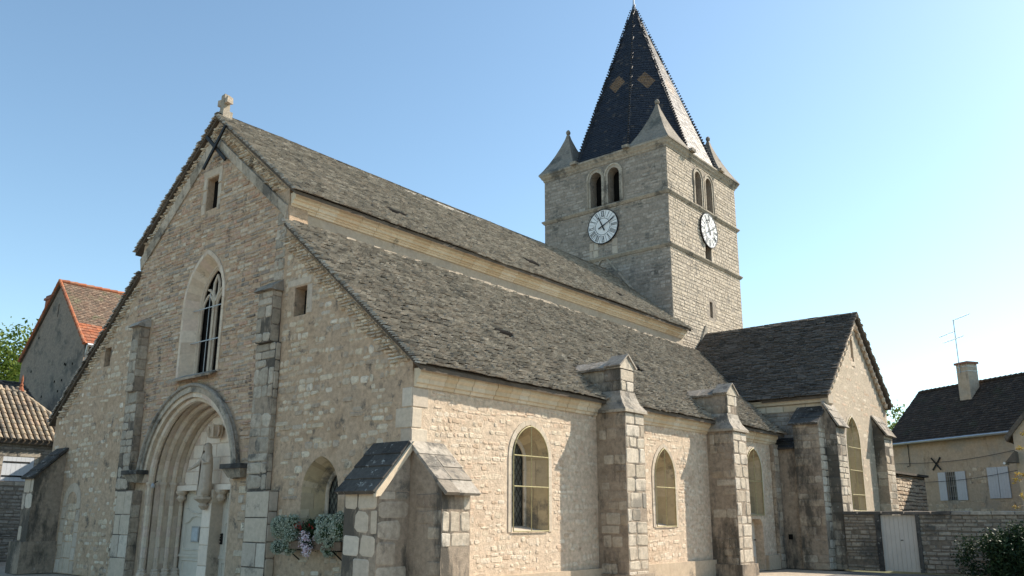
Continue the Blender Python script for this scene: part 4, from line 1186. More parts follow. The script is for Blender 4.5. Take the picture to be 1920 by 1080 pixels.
for s in (-1, 1):   # door leaves
    x0, x1 = (PCX-1.74, PCX-.2) if s < 0 else (PCX+.2, PCX+1.74)
    d = MB(); d.box(x0, x1, .96, 1.02, .02, 2.32, 'door')
    F_ = Fr((0,.96,0),(1,0,0),(0,-1,0)); m_ = (x0+x1)/2; hwp = (x1-x0)/2-.18
    def mould(pts):
        d.tube([F_(a,b,.008) for a,b in pts+[pts[0]]], .022, 'door', 5, cap=False)
        d.tube([F_(m_+(a-m_)*.88, b+(zc-b)*.06, .006) for a,b in pts+[pts[0]]], .010, 'door', 4, cap=False)
    zc = 1.15; mould([(m_-hwp,.78),(m_-hwp,1.45),(m_-hwp*.7,1.50),(m_-hwp*.4,1.62),(m_,1.66),(m_+hwp*.4,1.62),(m_+hwp*.7,1.50),(m_+hwp,1.45),(m_+hwp,.78)])
    zc = 2.0; mould([(m_-hwp,2.22),(m_-hwp,1.84),(m_-hwp*.7,1.80),(m_-hwp*.4,1.74),(m_,1.72),(m_+hwp*.4,1.74),(m_+hwp*.7,1.80),(m_+hwp,1.84),(m_+hwp,2.22)])
    zc = .3; mould([(m_-hwp,.12),(m_-hwp,.52),(m_+hwp,.52),(m_+hwp,.12)])
    d.box(x0+.02,x1-.02,.92,.96,.60,.66,'door'); d.box(x0+.02,x1-.02,.94,.96,.67,.70,'door')
    dr = d.build('door', portal)
    if s < 0:
        nf = MB(); nf.box(m_-.19,m_+.17,.925,.95,.98,1.38,'notice_frame' if 0 else 'steel'); nf.box(m_-.15,m_+.13,.915,.925,1.02,1.34,'notice'); nf.build('notice_frame', dr)
    else:
        nf = MB(); nf.box(x0+.05,x0+.11,.93,.96,.95,1.22,'iron')
        for k in range(4): nf.lathe((x0+.08,.925,.96+k*.07), [(.02,0),(.035,.02),(.02,.045)], 'iron', 6)
        nf.tube([(x0+.08,.95,1.05),(x0+.08,.88,1.06),(x0+.14,.87,1.08)], .012, 'iron', 6); nf.build('handle', dr)
lp = MB(); lx, ly, lz = PCX-1.72, .02, 2.42
lp.lathe((lx,ly,lz-.05), [(.05,0),(.06,.05),(.03,.11)], 'steel', 8); lp.tube([(lx,ly,lz+.05),(lx,ly+.12,lz+.12)], .012, 'iron', 5); lp.build('spotlight', portal)
sd_ = MB(); sd_.box(7.85,7.9,15.15,16.1,0,1.62,'door'); sd_.box(7.9,7.93,15.2,16.05,.1,.75,'door'); sd_.tube([(7.93,15.95,.95),(8.0,15.95,.95)], .02, 'iron', 5); sd_.build('side_door', church)

# ================================================================== STATUE (own thing)
def remesh(o, vox, smooth=True):
    m = o.modifiers.new('r', 'REMESH'); m.mode = 'VOXEL'; m.voxel_size = vox
    dg = bpy.context.evaluated_depsgraph_get(); me = bpy.data.meshes.new_from_object(o.evaluated_get(dg))
    o.modifiers.clear(); o.data = me
    if smooth: me.polygons.foreach_set('use_smooth', [True]*len(me.polygons))
    return o
sx_, sy_, sz_ = PCX-.01, .50, 2.12
st = MB()
N = 28
prof = [(0,.20,.15),(.03,.205,.155),(.30,.175,.135),(.60,.16,.125),(.80,.15,.115),(.92,.165,.12),(1.02,.165,.115),(1.08,.13,.10),(1.12,.075,.07)]
vs = []
for z, a, b in prof:
    for k in range(N):
        t = 2*math.pi*k/N; fo = 1+(.07*math.cos(7*t)+.04*math.cos(11*t+1))*max(0, 1-z/.85)
        vs.append((sx_+a*fo*math.cos(t)*.95, sy_+b*fo*math.sin(t), sz_+z))
fs = [(i*N+k, i*N+(k+1) % N, (i+1)*N+(k+1) % N, (i+1)*N+k) for i in range(len(prof)-1) for k in range(N)]
fs += [tuple(reversed(range(N))), tuple((len(prof)-1)*N+k for k in range(N))]
st.add(vs, fs, 'statue')
st.blob((sx_-.01,sy_-.01,sz_+1.23), (.082,.095,.115), 'statue', 12, .0)        # head
st.blob((sx_-.01,sy_-.105,sz_+1.22), (.016,.022,.022), 'statue', 6, 0)         # nose
st.blob((sx_-.01,sy_-.085,sz_+1.17), (.03,.025,.012), 'statue', 6, 0)          # mouth
for e in (-.03,.03): st.blob((sx_-.01+e,sy_-.088,sz_+1.245), (.014,.012,.008), 'statue', 6, 0)
st.tube([(sx_,sy_,sz_+1.08),(sx_,sy_,sz_+1.18)], .055, 'statue', 8)
# arm reaching down and out on the viewer's left, forearm and open hand
st.tube([(sx_-.13,sy_-.02,sz_+1.02),(sx_-.21,sy_-.06,sz_+.86),(sx_-.30,sy_-.16,sz_+.76),(sx_-.38,sy_-.22,sz_+.70)], [.065,.06,.045,.026], 'statue', 8)
for k, (dx, dz, l) in enumerate(((-.0,.018,.075),(-.0,.004,.085),(0,-.010,.08),(0,-.024,.065))):
    st.tube([(sx_-.37,sy_-.215+.01*k,sz_+.70+dz*.8),(sx_-.37-l*.6,sy_-.25,sz_+.69+dz),(sx_-.37-l,sy_-.255,sz_+.675+dz)], [.012,.010,.007], 'statue', 5)
st.tube([(sx_-.37,sy_-.22,sz_+.72),(sx_-.39,sy_-.26,sz_+.745)], [.012,.008], 'statue', 5)
# other arm folded to the breast
st.tube([(sx_+.14,sy_-.01,sz_+1.02),(sx_+.19,sy_-.05,sz_+.86),(sx_+.12,sy_-.14,sz_+.84),(sx_+.04,sy_-.155,sz_+.93)], [.065,.06,.042,.026], 'statue', 8)
for k in range(4): st.tube([(sx_+.045-.008*k,sy_-.16,sz_+.925),(sx_+.02-.012*k,sy_-.165,sz_+.96+.012*k)], [.012,.008], 'statue', 5)
st.tube([(sx_+.05,sy_-.16,sz_+.92),(sx_+.065,sy_-.17,sz_+.96)], [.012,.008], 'statue', 5)
so_ = st.build('statue'); remesh(so_, .009)
vl = MB()   # veil and mantle
vs = []; rows = [(1.37,.03,.03),(1.345,.07,.085),(1.28,.105,.12),(1.18,.12,.115),(1.08,.15,.12),(.98,.20,.135),(.78,.215,.145),(.5,.20,.15),(.22,.205,.16),(.04,.215,.165)]
Kv = 22
for z, a, b in rows:
    for k in range(Kv):
        t = math.radians(-62)+math.radians(304)*k/(Kv-1); fo = 1+.05*math.cos(9*t)*(1 if z < .9 else 0)
        vs.append((sx_+a*fo*math.cos(t), sy_+b*fo*math.sin(t), sz_+z))
fs = [(i*Kv+k, (i+1)*Kv+k, (i+1)*Kv+k+1, i*Kv+k+1) for i in range(len(rows)-1) for k in range(Kv-1)]
vl.add(vs, fs, 'statue')
vo = vl.build('mantle', None, True)
sm_ = vo.modifiers.new('s','SOLIDIFY'); sm_.thickness = .02; vo.parent = so_
tag(so_, 'carved stone statue of a robed, veiled woman on the console of the portal', 'statue')

# ================================================================== leaves / plants
def leaves(mb, c, rad, n, mat, size=.1, shell=.5, flat_=.0, clumps=12, aspect=.55):
    c = Vector(c); rad = Vector(rad)
    cl = []
    for _ in range(clumps):
        d = Vector((random.gauss(0,1), random.gauss(0,1), random.gauss(0,1))).normalized()*random.uniform(shell, 1)
        cl.append(Vector((d.x*rad.x, d.y*rad.y, d.z*rad.z)))
    rs = (rad.x*rad.y*rad.z)**(1/3)*1.25/clumps**.36
    for _ in range(n):
        q = random.choice(cl)+Vector((random.gauss(0,rs*.5), random.gauss(0,rs*.5), random.gauss(0,rs*.45)))
        p = c+q
        a = Vector((random.gauss(0,1), random.gauss(0,1), random.gauss(0,.7))).normalized(); b = a.orthogonal().normalized()
        b.rotate(Matrix.Rotation(random.uniform(0,6.28), 3, a)); s_ = size*random.uniform(.6,1.3)
        mb.add([p-a*s_*.5, p+b*s_*aspect*.5, p+a*s_*.5, p-b*s_*aspect*.5], [(0,1,2,3)], mat)
def tree(name, loc, h, rad, mat, label, cat, n=6000, size=.3, trunk=.25, group=None, clumps=40):
    t = thing(name, loc, label, cat, group); L = Vector(loc)
    tk = MB()
    top = L+Vector((0,0,h-rad[2]*.7))
    tk.tube([L-Vector((0,0,.2)), L+Vector((.1,.0,h*.3)), top], [trunk, trunk*.75, trunk*.3], 'bark', 9)
    for i in range(7):
        a = random.uniform(0,6.28); s_ = L+Vector((0,0,h*random.uniform(.3,.6)))
        tk.tube([s_, s_+Vector((math.cos(a)*rad[0]*.4, math.sin(a)*rad[1]*.4, rad[2]*.4)), s_+Vector((math.cos(a)*rad[0]*.75, math.sin(a)*rad[1]*.75, rad[2]*.75))], [trunk*.4,trunk*.25,trunk*.08], 'bark', 6)
    tk.build('trunk', t)
    cr = MB(); leaves(cr, L+Vector((0,0,h-rad[2])), rad, n, mat, size, .35, clumps=clumps); cr.build('crown', t)
    return t
tree('broadleaf_tree', (-60,15.0,0), 17.6, (5,4.2,4.6), 'leaf', 'bright green leafy tree behind the orange-edged gable house on the left', 'tree', 9000, .38)
tree('broadleaf_tree', (-64,9.6,0), 17.8, (4,3.4,3.6), 'leaf_gold', 'yellowing tree at the left edge, left of the bright green tree', 'tree', 3000, .35)
tree('broadleaf_tree', (3.0,51.5,0), 9.9, (1.7,1.7,2.4), 'leaf', 'small green tree peeping between the transept gable and the dark-roofed house', 'tree', 1500, .25, .12)
# dark bush bottom right
b_ = thing('bush', (15.3,16.6,0), 'dense dark green bush in front of the yard wall at bottom right', 'bush')
mb = MB(); leaves(mb, (15.5,16.6,.72), (1.6,.85,.85), 14000, 'leaf_dark', .09, .1, clumps=60); leaves(mb, (15.5,16.6,.5), (1.5,.8,.6), 9000, 'leaf_dark', .10, 0, clumps=30); mb.build('foliage', b_)
mb = MB()
for i in range(9):
    a = random.uniform(0,6.28); mb.tube([(15.3,16.6,0),(15.3+.7*math.cos(a),16.6+.4*math.sin(a),.9)], [.03,.01], 'bark', 5)
mb.build('stem', b_)
# golden overhanging branch at the right edge, from a tree trunk outside the frame
t_ = thing('overhanging_tree', (17.9,13.2,0), 'golden autumn leaves of a tree reaching in at the right edge of the picture', 'tree')
mb = MB(); mb.tube([(17.9,13.2,0),(17.8,13.2,1.8),(17.7,13.3,4.2)], [.14,.12,.05], 'bark', 8)
for (x, z) in ((16.75,2.35),(16.6,2.9),(16.85,3.5),(17.0,3.9)): mb.tube([(17.8,13.2,z-.3),(x+.4,13.3,z+.1),(x,13.3,z)], [.03,.015,.006], 'bark', 5)
mb.build('trunk', t_)
mb = MB()
for (px, py, n, r_) in ((1913,838,70,.10),(1917,812,50,.08),(1908,900,60,.10),(1918,890,120,.12),(1918,930,120,.14),(1908,950,40,.10),(1935,860,200,.2),(1950,800,250,.25),(1955,930,250,.25)):
    c = CAM+(fw*FPX+rr*(px-960)-uu*(py-573.36))*(14.5/FPX)
    leaves(mb, c, (r_*.8,r_*.8,r_*.4), int(n*.5), 'leaf_gold', .045, .2, clumps=6)
    mb.tube([(17.8,13.2,c.z+.4), c.lerp(Vector((17.8,13.2,c.z+.4)), .4), c], [.02,.01,.004], 'bark', 5)
mb.build('crown', t_)

# window-box flowers in front of the niche window
for k, (x, lab) in enumerate(((4.92,'rounded silver-green cushion plant, left one in the flower trough by the facade'),(6.42,'rounded silver-green cushion plant, right one in the flower trough beside the corner buttress'))):
    t = thing('cushion_plant', (x,-.30,1.05), lab, 'plant', 'silver cushion plants in the wall trough')
    mb = MB(); lobes = []
    for q in range(13):
        a = random.uniform(0, 6.28); r_ = random.uniform(.08,.34)
        lobes.append((Vector((x+r_*math.cos(a)*1.15, -.34+random.uniform(-.12,.08), 1.36+r_*math.sin(a)*(.8 if math.sin(a) > 0 else 1.25))), random.uniform(.13,.22)))
    for c, r_ in lobes: mb.blob(c, (r_*.85, r_*.7, r_*.85), 'leaf_dark', 8, .1)
    for _ in range(7500):
        c, r_ = random.choice(lobes)
        d = Vector((random.gauss(0,1), random.gauss(0,1), random.gauss(0,1))).normalized()*r_*random.uniform(.8,1.12)
        p = c+d
        a = Vector((random.gauss(0,1), random.gauss(0,1), random.gauss(0,1))).normalized(); b = a.orthogonal().normalized(); s_ = random.uniform(.02,.045)
        mb.add([p-a*s_*.5, p+b*s_*.35, p+a*s_*.5, p-b*s_*.35], [(0,1,2,3)], 'leaf_silver')
    mb.build('foliage', t)
t = thing('trailing_flowers', (5.25,-.30,1.05), 'trailing white and pink flowers with dark leaves hanging between the two silver cushion plants', 'flowers')
mb = MB(); leaves(mb, (5.68,-.32,1.36), (.34,.2,.22), 1500, 'leaf_dark', .06, .1, clumps=20); leaves(mb, (5.75,-.42,1.08), (.25,.1,.22), 500, 'leaf_dark', .05, .1, clumps=12); mb.build('foliage', t)
mb = MB(); leaves(mb, (5.75,-.50,1.22), (.36,.10,.16), 260, 'petal_white', .035, .1, clumps=26, aspect=.9); leaves(mb, (5.8,-.52,1.0), (.16,.08,.20), 240, 'petal_white', .035, .1, clumps=22, aspect=.9); leaves(mb, (5.6,-.48,1.46), (.30,.08,.08), 34, 'petal_red', .045, .1, clumps=9, aspect=.9); mb.build('blossoms', t)
t = thing('flower_trough', (5.25,-.28,.85), 'brown wooden flower trough bracketed to the facade under the small arched window', 'planter')
mb = MB(); mb.box(4.6,6.75,-.40,-.10,1.0,1.16,'wood'); mb.build('box', t)
for x in (4.95,6.4):
    mb = MB(); mb.tube([(x,0,.97),(x,-.36,.985)], .018, 'iron', 5); mb.tube([(x,0,.75),(x,-.3,.97)], .015, 'iron', 5); mb.build('bracket', t)

# ================================================================== NEIGHBOURING HOUSES
def wall_quad(mb, P, base, top, th, n, mat):
    """vertical wall from point a to b"""
    a, b = P; a = Vector((*a, 0)); b = Vector((*b, 0)); n = Vector((*n, 0)).normalized()*th
    q = [a, b, b-n, a-n]
    mb.hexa([p+Vector((0,0,base)) for p in q]+[p+Vector((0,0,top)) for p in q], mat)
def shut(parent, fr, u0, u1, v0, v1, bars=2, mat='shutter', straps=True):
    mb = MB()
    n = max(2, int((u1-u0)/.14)); 
    for i in range(n):
        a = u0+(u1-u0)*i/n; b = u0+(u1-u0)*(i+1)/n
        P = [(a+.003,v0),(b-.003,v0),(b-.003,v1),(a+.003,v1)]
        mb.hexa([fr(*p,.02) for p in P]+[fr(*p,.05) for p in P], mat)
    o = mb.build('shutter', parent)
    if straps:
        mb = MB()
        for t in (.2,.78):
            z = v0+(v1-v0)*t; P = [(u0+.02,z-.03),(u1-.15,z-.03),(u1-.15,z+.03),(u0+.02,z+.03)]
            mb.hexa([fr(*p,.05) for p in P]+[fr(*p,.062) for p in P], 'iron')
        mb.build('hinge_strap', o)
    return o
# House A: low stone house with roman-tile roof at far left
HX = -15.0
hA = thing('low_house', (HX-2.5,-2,0), 'low stone house with beige roman tile roof and white shutter at the far left', 'house')
FA = Fr((HX,0,0),(0,1,0),(1,0,0))
mb = MB(); panel(mb, FA, [(-7,0),(4.0,0),(4.0,4.5),(-7,4.5)], [[(1.0,2.88),(1.0,3.8),(2.1,3.8),(2.1,2.88)]], 'house_m', .4)
mb.box(HX-5,HX-.4,3.6,4.0,0,4.5,'house_m')
stones(mb, FA, [(-3,0),(4,0),(4,4.45),(-3,4.45)], [[(.8,2.7),(.8,4.05),(2.3,4.05),(2.3,2.7)]], 'house_stone', rh=(.07,.16), rl=(.12,.4), prot=(.01,.03), rnd=.7)
mb.build('wall', hA)
mb = MB(); blocks(mb, FA, .84,1.0,2.88,3.8,'ashlar_d'); blocks(mb, FA, 2.1,2.27,2.88,3.8,'ashlar_d'); blocks(mb, FA, .8,2.3,3.8,4.0,'ashlar_d',bl=(.7,.8),bh=(.2,.2)); blocks(mb, FA, .8,2.3,2.72,2.88,'ashlar_d',bl=(.7,.8),bh=(.15,.16)); mb.build('window_frame', hA)
shut(hA, Fr((HX-.05,0,0),(0,1,0),(1,0,0)), 1.0, 2.1, 2.9, 3.8)
def roman(mb, o, ud, vd, L, V, mat, w=.22, ex=.33, clip=None):
    o = Vector(o); ud = Vector(ud).normalized(); vd = Vector(vd).normalized(); n = ud.cross(vd); 
    if n.z < 0: n = -n
    nu = int(L/w); nv = int(V/ex)+1
    for i in range(nu):
        for j in range(nv):
            u = (i+.5)*w; v = j*ex
            if clip and not clip(u, v+ex/2): continue
            k = 6; vs = []
            for e, (vv_, lift) in enumerate(((v-.04,.045),(v+ex+.02,.01))):
                for m in range(k+1):
                    t = math.pi*m/k; vs.append(o+ud*(u-w*.36*math.cos(t))+vd*vv_+n*(lift+w*.34*math.sin(t)+random.uniform(-.003,.003)))
            fs = [(m, m+1, k+1+m+1, k+1+m) for m in range(k)]+[tuple(range(k+1))]
            mb.add(vs, fs, mat)
mb = MB()
rv = Vector((-2.6,0,2.15)); rl_ = rv.length
roman(mb, (HX+.25,-6,4.42), (0,1,0), rv, 10.0, rl_, 'tile_beige', clip=lambda u, v: u-6 < 4.0-(v/rl_)*1.9)
roof_under(mb, [(HX+.2,-6,4.40),(HX-2.35,-6,6.52),(HX-2.35,2.1,6.52),(HX+.2,4.0,4.40)], .1)
roof_under(mb, [(HX+.2,4.0,4.40),(HX-2.35,2.1,6.52),(HX-5,4.0,4.40)], .1)
roof_under(mb, [(HX-5,-6,4.40),(HX-2.35,-6,6.52),(HX-2.35,2.1,6.52),(HX-5,4.0,4.40)], .1)
for i in range(34):
    y = -6+i*.25
    if y > 2: break
    mb.tube([(HX-2.35,y,6.58),(HX-2.35,y+.27,6.56)], [.11,.09], 'tile_beige', 8)
for i in range(12):
    a = Vector((HX-2.35,2.1,6.56)); b = Vector((HX+.2,4.0,4.46)); mb.tube([a.lerp(b,i/12), a.lerp(b,(i+1.1)/12)], [.08,.1], 'tile_beige', 8)
mb.build('roof', hA)
mb = MB(); mb.lathe((HX-2.35,2.1,6.6), [(.14,0),(.10,.12),(.06,.2),(.08,.26),(.04,.32),(.05,.5),(.01,.68)], 'tile_red', 8); mb.build('roof_finial', hA)
# dark roof behind it
hD = thing('back_outbuilding', (-23,1.5,0), 'dark slab-roofed outbuilding behind the beige tile roof at the left edge', 'outbuilding')
mb = MB(); mb.box(-26,-22.4,-3,4.4,0,6.9,'grey_render'); mb.build('wall', hD)
mb = MB(); slabs(mb, (-21.9,-3,6.75), (0,1,0), (-2,0,1.1), 7.5, 2.3, 'roof_d', ex=.14, rl=(.2,.4)); roof_under(mb, [(-21.9,-3,6.75),(-23.9,-3,7.85),(-23.9,4.5,7.85),(-21.9,4.5,6.75)], .1); roof_under(mb, [(-26.2,-3,6.75),(-23.9,-3,7.85),(-23.9,4.5,7.85),(-26.2,4.5,6.75)], .1); mb.build('roof', hD)
# lean-to beside it
hL = thing('lean_to', (-13.0,5.2,0), 'small beige gabled lean-to wedged between the orange-edged house and the church', 'outbuilding')
mb = MB(); mb.prism([(-15.6,5.2,0),(-9.5,5.2,0),(-9.5,5.2,7.2),(-15.6,5.2,5.6)], (0,1.5,0), 'house_c'); mb.build('wall', hL)
mb = MB(); mb.prism([(-15.9,5.0,5.45),(-9.4,5.0,7.15),(-9.4,5.0,7.33),(-15.9,5.0,5.62)], (0,2.0,0), 'roof_d'); mb.build('roof', hL)
# House B: tall house with orange verge tiles
hB = thing('gable_house', (-24.9,9,0), 'tall grey gabled house with bright orange verge tiles and brick chimney behind the church', 'house')
FB = Fr((0,6,0),(1,0,0),(0,-1,0))
ax_, az_, hw2, ez2 = -24.9, 13.45, 3.85, 9.75
mb = MB(); panel(mb, FB, [(ax_-hw2,0),(ax_+hw2-.15,0),(ax_+hw2-.15,ez2),(ax_,az_-.15),(ax_-hw2,ez2)], [[(-24.95,11.6),(-24.95,12.3),(-24.82,12.3),(-24.82,11.6)]], 'grey_render', .4)
for _ in range(14):
    x = random.uniform(-27.8,-22.2); z = random.uniform(7.4,11.6)
    if z < ez2+(az_-ez2)*(1-abs(x-ax_)/hw2)-.6: mb.box(x,x+.1,5.985,6.0,z,z+.12,'dark')
mb.box(ax_+hw2-.55,ax_+hw2-.16,6.4,16,0,ez2,'plaster_white'); mb.box(ax_-hw2,ax_-hw2+.4,6.4,16,0,ez2,'grey_render')
mb.build('wall', hB)
for s in (1,-1):
    mb = MB(); vd = Vector((-s*hw2,0,az_-ez2)); V = vd.length
    slabs(mb, (ax_+s*hw2,5.9,ez2), (0,1,0), vd, 11, V*.32, 'tile_red', ex=.26, rl=(.22,.26), th=(.02,.03), jit=.4) if s > 0 else None
    slabs(mb, Vector((ax_+s*hw2,5.9,ez2))+vd*(.32 if s > 0 else 0), (0,1,0), vd, 11, V*(.68 if s > 0 else 1), 'tile_brown', ex=.16, rl=(.17,.2), th=(.015,.02), jit=.5)
    roof_under(mb, [(ax_+s*hw2,5.9,ez2-.02),(ax_,5.9,az_-.03),(ax_,16.9,az_-.03),(ax_+s*hw2,16.9,ez2-.02)], .1)
    mb.build('roof', hB)
    mb = MB()
    a = Vector((ax_+s*(hw2+.05),5.88,ez2-.05)); b = Vector((ax_,5.88,az_+.08)); n = 18
    for i in range(n): mb.tube([a.lerp(b,i/n), a.lerp(b,(i+1.15)/n)+Vector((0,0,.02))], [.09,.07], 'tile_red', 8)
    mb.build('verge_tiles', hB)
mb = MB()
for i in range(26): mb.tube([(ax_,5.9+i*.42,az_+.06),(ax_,5.9+(i+1.1)*.42,az_+.08)], [.10,.12], 'tile_red', 8)
mb.build('ridge_tiles', hB)
mb = MB(); mb.box(-28.1,-27.25,6.5,7.2,9,13.1,'brick'); mb.box(-28.17,-27.18,6.43,7.27,13.1,13.22,'brick'); mb.box(-28.1,-27.25,6.5,7.2,13.22,13.35,'brick'); mb.build('chimney', hB)
mb = MB(); mb.tube([(ax_+hw2+.12,6,ez2-.1),(ax_+hw2+.12,16,ez2-.1)], .08, 'zinc', 8); mb.tube([(ax_+hw2-.02,6.1,ez2-.1),(ax_+hw2-.25,6.1,ez2-.8),(ax_+hw2-.25,6.1,0)], .06, 'zinc', 8); mb.build('gutter', hB)

# House C: long ochre house on the right, rotated
C0 = Vector((6.44,38,0)); C1 = Vector((13.5,33.6,0)); uC = (C1-C0).normalized(); nC = Vector((uC.y,-uC.x,0)); 
hC = thing('ochre_house', tuple(C0), 'long ochre rendered house with dark tiled roof, chimney and pale shutters on the right', 'house')
FC = Fr(C0, uC, nC)
CL = 12.0; ezc = 5.62
wins = [(3.5,4.1,2.55,3.95)]
mb = MB(); panel(mb, FC, [(0,0),(CL,0),(CL,ezc),(0,ezc)], [[(a,c),(a,d),(b,d),(b,c)] for a,b,c,d in wins], 'house_c', .4)
mb.prism([FC(0,0,-.4),FC(0,ezc,-.4),FC(0,8.3,-2.5),FC(0,ezc,-5.0),FC(0,0,-5.0)], uC*.4, 'house_c')
for (a, b, c, d) in ((0,2.5,1.0,2.4),(2.6,8.5,1.5,2.5),(4.9,5.9,3.3,4.1)):
    stones(mb, FC, [(a,c),(b,c),(b,d),(a,d)], [], 'aisle', rh=(.16,.26), rl=(.25,.5), prot=(.004,.012), cover=.65, rnd=.8)
mb.build('wall', hC)
from mathutils import Vector as V_
def pix(x, y, ax, val):    # point of the place seen at pixel (x, y) on the plane axis=val
    d = fw*FPX+rr*(x-960)-uu*(y-573.36); t = (val-CAM[ax])/d[ax]; return CAM+d*t
rdl = Vector((7.0,41.5,8.75)); 
back = -nC*3.7
e0 = FC(-.3,ezc+.02,.35); e1 = FC(CL,ezc+.02,.35)
r_0 = FC(-.2,8.6,-2.5); r_1 = FC(CL,8.6,-2.5)
mb = MB(); vd = (FC(0,8.6,-2.5)-FC(0,ezc+.02,.35)); Vc = vd.length
slabs(mb, e0, uC, vd, CL+.3, Vc, 'tile_brown_dark', ex=.17, rl=(.18,.24), th=(.015,.02), jit=.5, clip=None)
roof_under(mb, [e0, e1, r_1, r_0], .12)
roof_under(mb, [e0, r_0, FC(-.3,ezc+.02,-5.4)], .12)
roof_under(mb, [FC(-.3,ezc+.02,-5.4), r_0, r_1, FC(CL,ezc+.02,-5.4)], .12)
n = 40
for i in range(n): mb.tube([r_0.lerp(r_1,i/n)+Vector((0,0,.04)), r_0.lerp(r_1,(i+1.1)/n)+Vector((0,0,.06))], [.09,.11], 'tile_brown_dark', 7)
mb.build('roof', hC)
mb = MB(); g0 = FC(-.2,ezc-.05,.42); g1 = FC(CL,ezc-.05,.42); mb.tube([g0, g1], .07, 'zinc', 8); mb.build('gutter', hC)
mb = MB()
cc = pix(1815,735,1,38.2)
cu = (cc-C0).dot(uC); 
def cbox(u0,u1,w0,w1,z0,z1,mat): mb.hexa([FC(u0,z0,w0),FC(u1,z0,w0),FC(u1,z0,w1),FC(u0,z0,w1),FC(u0,z1,w0),FC(u1,z1,w0),FC(u1,z1,w1),FC(u0,z1,w1)],mat)
CU = 3.85
cbox(CU-.36,CU+.36,-2.2,-1.55,7.2,9.55,'house_c'); cbox(CU-.43,CU+.43,-2.27,-1.48,9.55,9.66,'brick')
for z in (9.15,9.4): cbox(CU-.37,CU+.37,-2.21,-1.54,z,z+.03,'steel')
mb.build('chimney', hC)
an = thing('tv_antenna', tuple(FC(CU-.1,9.66,-1.9)), 'thin metal television aerial with three crossbars on the chimney of the ochre house', 'antenna')
mb = MB(); m0 = FC(CU-.1,9.1,-1.5); top_ = m0+Vector((0,0,2.9)); mb.tube([m0, top_], .022, 'steel', 6); mb.build('mast', an)
for (z, a, b, s_) in ((2.85,-.05,1.15,1),(2.25,-1.15,.0,1),(1.85,-.85,.55,1)):
    mb = MB(); d_ = (uC*.95+Vector((0,0,.10))); p0 = m0+Vector((0,0,z))+d_*a; p1 = m0+Vector((0,0,z))+d_*b; mb.tube([p0,p1], .014, 'steel', 5)
    k = 0; L = b-a
    while k*.11 < L: q = p0.lerp(p1, k*.11/L); mb.tube([q-nC*.09+Vector((0,0,-.03)), q+nC*.09+Vector((0,0,.03))], .007, 'steel', 4); k += 1
    mb.build('crossbar', an)
# shutters, window, anchor on house C
for (a, b, c, d) in wins:
    mb = MB(); mb.hexa([FC(a,c,-.2),FC(b,c,-.2),FC(b,d,-.2),FC(a,d,-.2),FC(a,c,-.18),FC(b,c,-.18),FC(b,d,-.18),FC(a,d,-.18)],'glass'); wn = mb.build('window', hC)
    mb = MB()
    for i in range(5):
        x = a+(b-a)*(i+.5)/5; mb.tube([FC(x,c,.0),FC(x,d,.0)], .016, 'steel', 5)
    for t in (.15,.5,.85): mb.tube([FC(a,c+(d-c)*t,.0),FC(b,c+(d-c)*t,.0)], .014, 'steel', 5)
    mb.build('window_bars', wn)
    shut(hC, FC, a-.50, a-.02, c, d, straps=False); shut(hC, FC, b+.02, b+.62, c, d, straps=False)
shut(hC, FC, 6.02, 6.6, 2.6, 4.05, straps=False); shut(hC, FC, 6.63, 7.2, 2.6, 4.05, straps=False)
mb = MB()
for s in (1,-1):
    c = (3.0,4.4); d_ = Vector((.45,.5*s)).normalized()*.42; q = Vector((-d_.y,d_.x)).normalized()*.035
    P = [(c[0]-d_.x+q.x,c[1]-d_.y+q.y),(c[0]-d_.x-q.x,c[1]-d_.y-q.y),(c[0]+d_.x-q.x,c[1]+d_.y-q.y),(c[0]+d_.x+q.x,c[1]+d_.y+q.y)]
    w_ = .03 if s > 0 else .06
    mb.hexa([FC(*p,w_) for p in P]+[FC(*p,w_+.03) for p in P],'iron')
mb.build('wall_anchor', hC)
for k, (za, zb, lab) in enumerate(((4.55,4.95,'upper thin black cable slung along the ochre house wall'),(3.55,4.05,'lower thin black cable slung along the ochre house wall below the iron anchor'))):
    mb = MB(); mb.tube([FC(.3+9*i/14, za+(zb-za)*i/14-.25*math.sin(math.pi*i/14), .12) for i in range(15)], .012, 'cable', 5); tag(mb.build('cable'), lab, 'cable')
mb = MB(); mb.tube([FC(1.2,ezc-.1,.05),FC(1.2,4.4,.05),FC(1.0,4.35,.05)], .02, 'cable', 5); mb.box(0,0,0,0,0,0,'cable') if 0 else None; mb.build('wiring', hC)
# House D: gable at the right edge
hE = thing('edge_house', (17,26,0), 'corner of an ochre house with dark gable eave at the right edge behind golden leaves', 'house')
mb = MB(); mb.prism([(14.22,26,0),(20,26,0),(20,26,9),(17.6,26,9),(14.22,26,4.95)], (0,6,0), 'house_c'); mb.build('wall', hE)
mb = MB(); mb.prism([(14.0,25.8,4.55),(17.7,25.8,9.0),(17.7,25.8,9.2),(13.95,25.8,4.72)], (0,6.4,0), 'roof_d'); mb.prism([(21.5,25.8,4.55),(17.7,25.8,9.0),(17.7,25.8,9.2),(21.6,25.8,4.72)], (0,6.4,0), 'roof_d'); mb.build('roof', hE)
mb = MB(); a = pix(1890,858,1,25.6); 
mb.prism([(13.95,25.98,3.72),(14.32,25.98,3.72),(14.32,25.98,4.15)], (0,-.7,0), 'roof_d'); mb.tube([(13.93,26,3.70),(13.93,25.25,3.70)], .05, 'zinc', 6); mb.build('porch_roof', hE)
